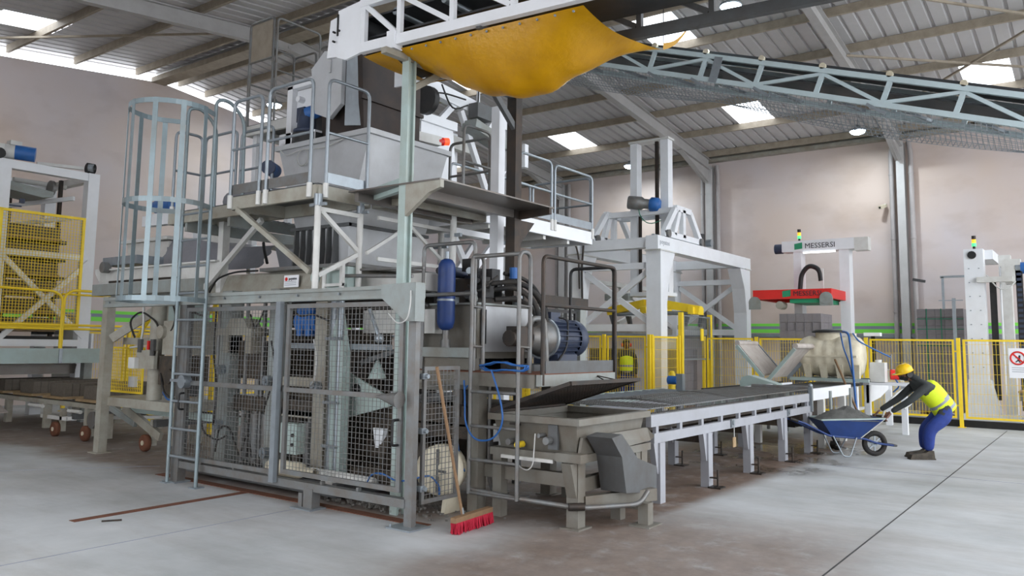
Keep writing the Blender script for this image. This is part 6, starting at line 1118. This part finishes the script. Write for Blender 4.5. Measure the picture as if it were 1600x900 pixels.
P = [(.45, 0, .70, (.125, .15)), (.37, 0, .84, (.12, .145)), (.24, 0, .985, (.135, .165)), (.10, .0, 1.09, (.115, .15)), (-.01, 0, 1.155, .06), (-.07, 0, 1.19, .06),
     (.45, -.095, .635, .118), (.14, -.12, .43, .098), (.12, -.12, .11, .08), (.45, .095, .635, .118), (.20, .13, .42, .098), (.20, .13, .11, .08),
     (.08, -.185, 1.05, .07), (-.15, -.17, .85, .052), (-.36, -.02, .675, .04), (.08, .185, 1.05, .07), (-.12, .26, .85, .052), (-.36, .34, .675, .04)]
E_ = [(0, 1), (1, 2), (2, 3), (3, 4), (4, 5), (0, 6), (6, 7), (7, 8), (0, 9), (9, 10), (10, 11), (3, 12), (12, 13), (13, 14), (3, 15), (15, 16), (16, 17)]
vs, fs = skin_mesh(P, E_, 0); m = M(); m._add(vs, fs, True); n0 = len(m.f)
hs_, he_, hn_ = head(m, (-.125, 0, 1.245), (-.82, 0, -.57), (-.5, 0, .86)); hand_start = len(m.f)
for y in (-.02, .34): hand(m, (-.37, y, .665), (-.75, 0, -.62), (.55, 0, -.8), (0, -.8 if y > 0 else .8, .5))
def pickw(c, i):
    if i < n0:
        if c.z < .66 and c.x > -.05 or (c.x > .34 and c.z < .74): return 2
        if c.x < -.05 and c.z > 1.14: return 0
        return 1
    if he_ <= i < hn_: return 3
    if hs_ <= i < he_ and (c.z < 1.2 and c.x < -.10): return 3
    return 0
body = wk.multi('body', m, ('skin', 'jacket', 'denim', 'black'), pickw)
VP_ = [(.50, 0, .655, (.165, .195)), (.44, 0, .74, (.165, .195)), (.37, 0, .84, (.15, .18)), (.24, 0, .985, (.165, .20)), (.12, 0, 1.08, (.14, .17))]
vs, fs = skin_mesh(VP_, [(0, 1), (1, 2), (2, 3), (3, 4)], 0, 3); m = M(); m._add(vs, fs, True)
ax = V((-.42, 0, .47)).normalized()
def pickv(c, i):
    t = (c-V((.46, 0, .66))).dot(ax); return 1 if (.04 < t < .085 or .17 < t < .215) else 0
wk.multi('hi_vis_vest', m, ('hivis', 'reflective'), pickv)
hx = V((-.36, 0, .93)); hc_ = V((-.125, 0, 1.262))
wk.add('helmet', 'helmet', M().lathe([(.135, 0), (.125, .01), (.122, .05), (.10, .095), (.06, .125), (0, .135)], hc_, hx, 22).prism([hc_+V((-.09, .09, -.02)), hc_+V((-.17, .06, -.045)), hc_+V((-.18, 0, -.05)), hc_+V((-.17, -.06, -.045)), hc_+V((-.09, -.09, -.02))], (0, 0, .012)))
for s in (-1, 1): wk.add('ear_defender', 'black', M().cyl((-.105, s*.078, 1.23), (-.105, s*.115, 1.23), .042, 14))
wk.add('hood', 'jacket', M().tube([(.04, -.09, 1.16), (-.03, -.06, 1.2), (-.06, 0, 1.21), (-.03, .06, 1.2), (.04, .09, 1.16)], .045, 8, .05))
for y, x in ((-.12, .08), (.13, .16)):
    pr_ = [(-.24, .025), (-.22, .07), (-.12, .085), (-.02, .10), (.03, .13), (.10, .13), (.11, .03)]
    wk.add('boot', 'boot', M().loft([(x+a, y-.05, z) for a, z in pr_]+[(x+.11, y-.05, .015), (x-.24, y-.05, .015)], [(x+a, y+.05, z) for a, z in pr_]+[(x+.11, y+.05, .015), (x-.24, y+.05, .015)]).box(x-.25, x+.12, y-.055, y+.055, 0, .02))
# wheelbarrow
wb_o = V((13.38, 2.36, 0)) + RV*-.54 + FV*.17
wbw = Fig('wheelbarrow', 'blue wheelbarrow heaped with wet concrete in front of the worker', 'wheelbarrow', tuple(wb_o))
tray_t = [(-.90, -.30, .55), (-.90, .30, .55), (.06, .25, .58), (.06, -.25, .58)]; tray_b = [(-.72, -.19, .32), (-.72, .19, .32), (-.28, .16, .29), (-.28, -.16, .29)]
wbw.add('tray', 'blue', M().loft(tray_b, tray_t, False)._add(tray_b, [(0, 1, 2, 3)])); wbw.add('tray_rim', 'grey_green', M().tube(tray_t, .013, 8, closed=True)); wbw.add('front_panel', 'white_old', M().prism([(.065, -.24, .58), (.065, .24, .58), (-.27, .155, .285), (-.27, -.155, .285)], (.008, 0, -.008)))
G = []
for i in range(19):
    u = i/18; row = []
    for j in range(13):
        v = j/12; a, b = -.86+u*.86, (-.27+.54*v); h = max(0, math.sin(math.pi*u)*math.sin(math.pi*v)); row.append((a, b, .535+.17*h**.8+.024*math.sin(17*u+9*v)*h+.02*math.sin(29*v-21*u)*h+.012*math.sin(47*u+38*v)*h))
    G.append(row)
wbw.add('concrete_heap', 'wet_concrete', M().surf(G))
for s in (-1, 1):
    wbw.add('frame_tube', 'blue', M().tube([(-1.35, s*.30, .56), (-1.15, s*.28, .50), (-.75, s*.19, .31), (-.2, s*.13, .27), (.0, s*.09, .20), (.25, s*.08, .17)], .016, 8, .06)); wbw.add('leg', 'galv', M().tube([(-.70, s*.2, .31), (-.56, s*.21, .02), (-.46, s*.21, .012), (-.34, s*.17, .29)], .011, 8, .04)); wbw.add('grip', 'rubber', M().cyl((-1.37, s*.302, .566), (-1.25, s*.29, .53), .021, 10))
wbw.add('bumper', 'grey_dark', M().tube([(.25, -.08, .17), (.31, -.06, .165), (.31, .06, .165), (.25, .08, .17)], .016, 8, .04)); wbw.add('leg_brace', 'galv', M().cyl((-.5, -.2, .13), (-.5, .2, .13), .009, 6))
tyre = M().tube([(.15*math.cos(a*math.pi/14), 0, .19+.15*math.sin(a*math.pi/14)) for a in range(28)], .04, 10, closed=True); wh = wbw.add('tyre', 'rubber', tyre); wbw.add('rim', 'galv', M().cyl((0, -.012, .19), (0, .012, .19), .05, 14).bar((0, 0, .06), (0, 0, .32), .02, .02).bar((-.13, 0, .19), (.13, 0, .19), .02, .02).bar((-.09, 0, .1), (.09, 0, .28), .02, .02), wh); wbw.add('axle', 'galv', M().cyl((0, -.1, .19), (0, .1, .19), .012, 8), wh)
# second worker behind the gantry fence
w2 = Fig('person', 'person in hi-vis vest with red ear defenders standing behind the gantry fence', 'person', (16.68, 8.98, 0))
P = [(0, 0, .95, (.15, .11)), (0, 0, 1.12, (.14, .105)), (0, 0, 1.3, (.16, .12)), (0, 0, 1.42, (.14, .09)), (0, 0, 1.5, .055), (0, -.01, 1.55, .055), (-.09, 0, .88, .095), (-.1, -.02, .5, .07), (-.1, 0, .1, .052), (.09, 0, .88, .095), (.1, -.02, .5, .07), (.1, 0, .1, .052), (-.19, 0, 1.4, .06), (-.23, -.02, 1.13, .047), (-.2, -.16, .95, .036), (.19, 0, 1.4, .06), (.23, -.02, 1.13, .047), (.2, -.16, .95, .036)]
vs, fs = skin_mesh(P, E_, 0, 2); m = M(); m._add(vs, fs, True); n1 = len(m.f); a1, b1, c1 = head(m, (0, -.02, 1.62), (.2, -1, -.15), (0, -.1, 1))
for x in (-.2, .2): hand(m, (x, -.165, .945), (0, -.5, -.6), (0, .6, -.5), (-x, 0, .2))
w2.multi('body', m, ('skin', 'jacket', 'denim', 'black'), lambda c, i: (2 if c.z < .95 and i < n1 and c.y > -.12 else (0 if (c.z > 1.5 or i >= n1) else 1)) if not (b1 <= i < c1) else 3)
vs, fs = skin_mesh([(0, 0, .93, (.18, .14)), (0, 0, 1.12, (.17, .135)), (0, 0, 1.3, (.19, .15)), (0, 0, 1.41, (.15, .11))], [(0, 1), (1, 2), (2, 3)], 0, 3); m = M(); m._add(vs, fs, True)
w2.multi('hi_vis_vest', m, ('hivis', 'reflective'), lambda c, i: 1 if (.98 < c.z < 1.03 or 1.12 < c.z < 1.17) else 0)
w2.add('hair', 'black', M().lathe([(.10, 0), (.095, .05), (.06, .095), (0, .11)], (0, -.005, 1.65), (0, .1, 1), 18))
for s in (-1, 1): w2.add('ear_defender', 'red', M().cyl((s*.075, -.02, 1.62), (s*.115, -.02, 1.62), .042, 14)); w2.add('boot', 'boot', M().box(s*.1-.05, s*.1+.05, -.17, .08, 0, .09))
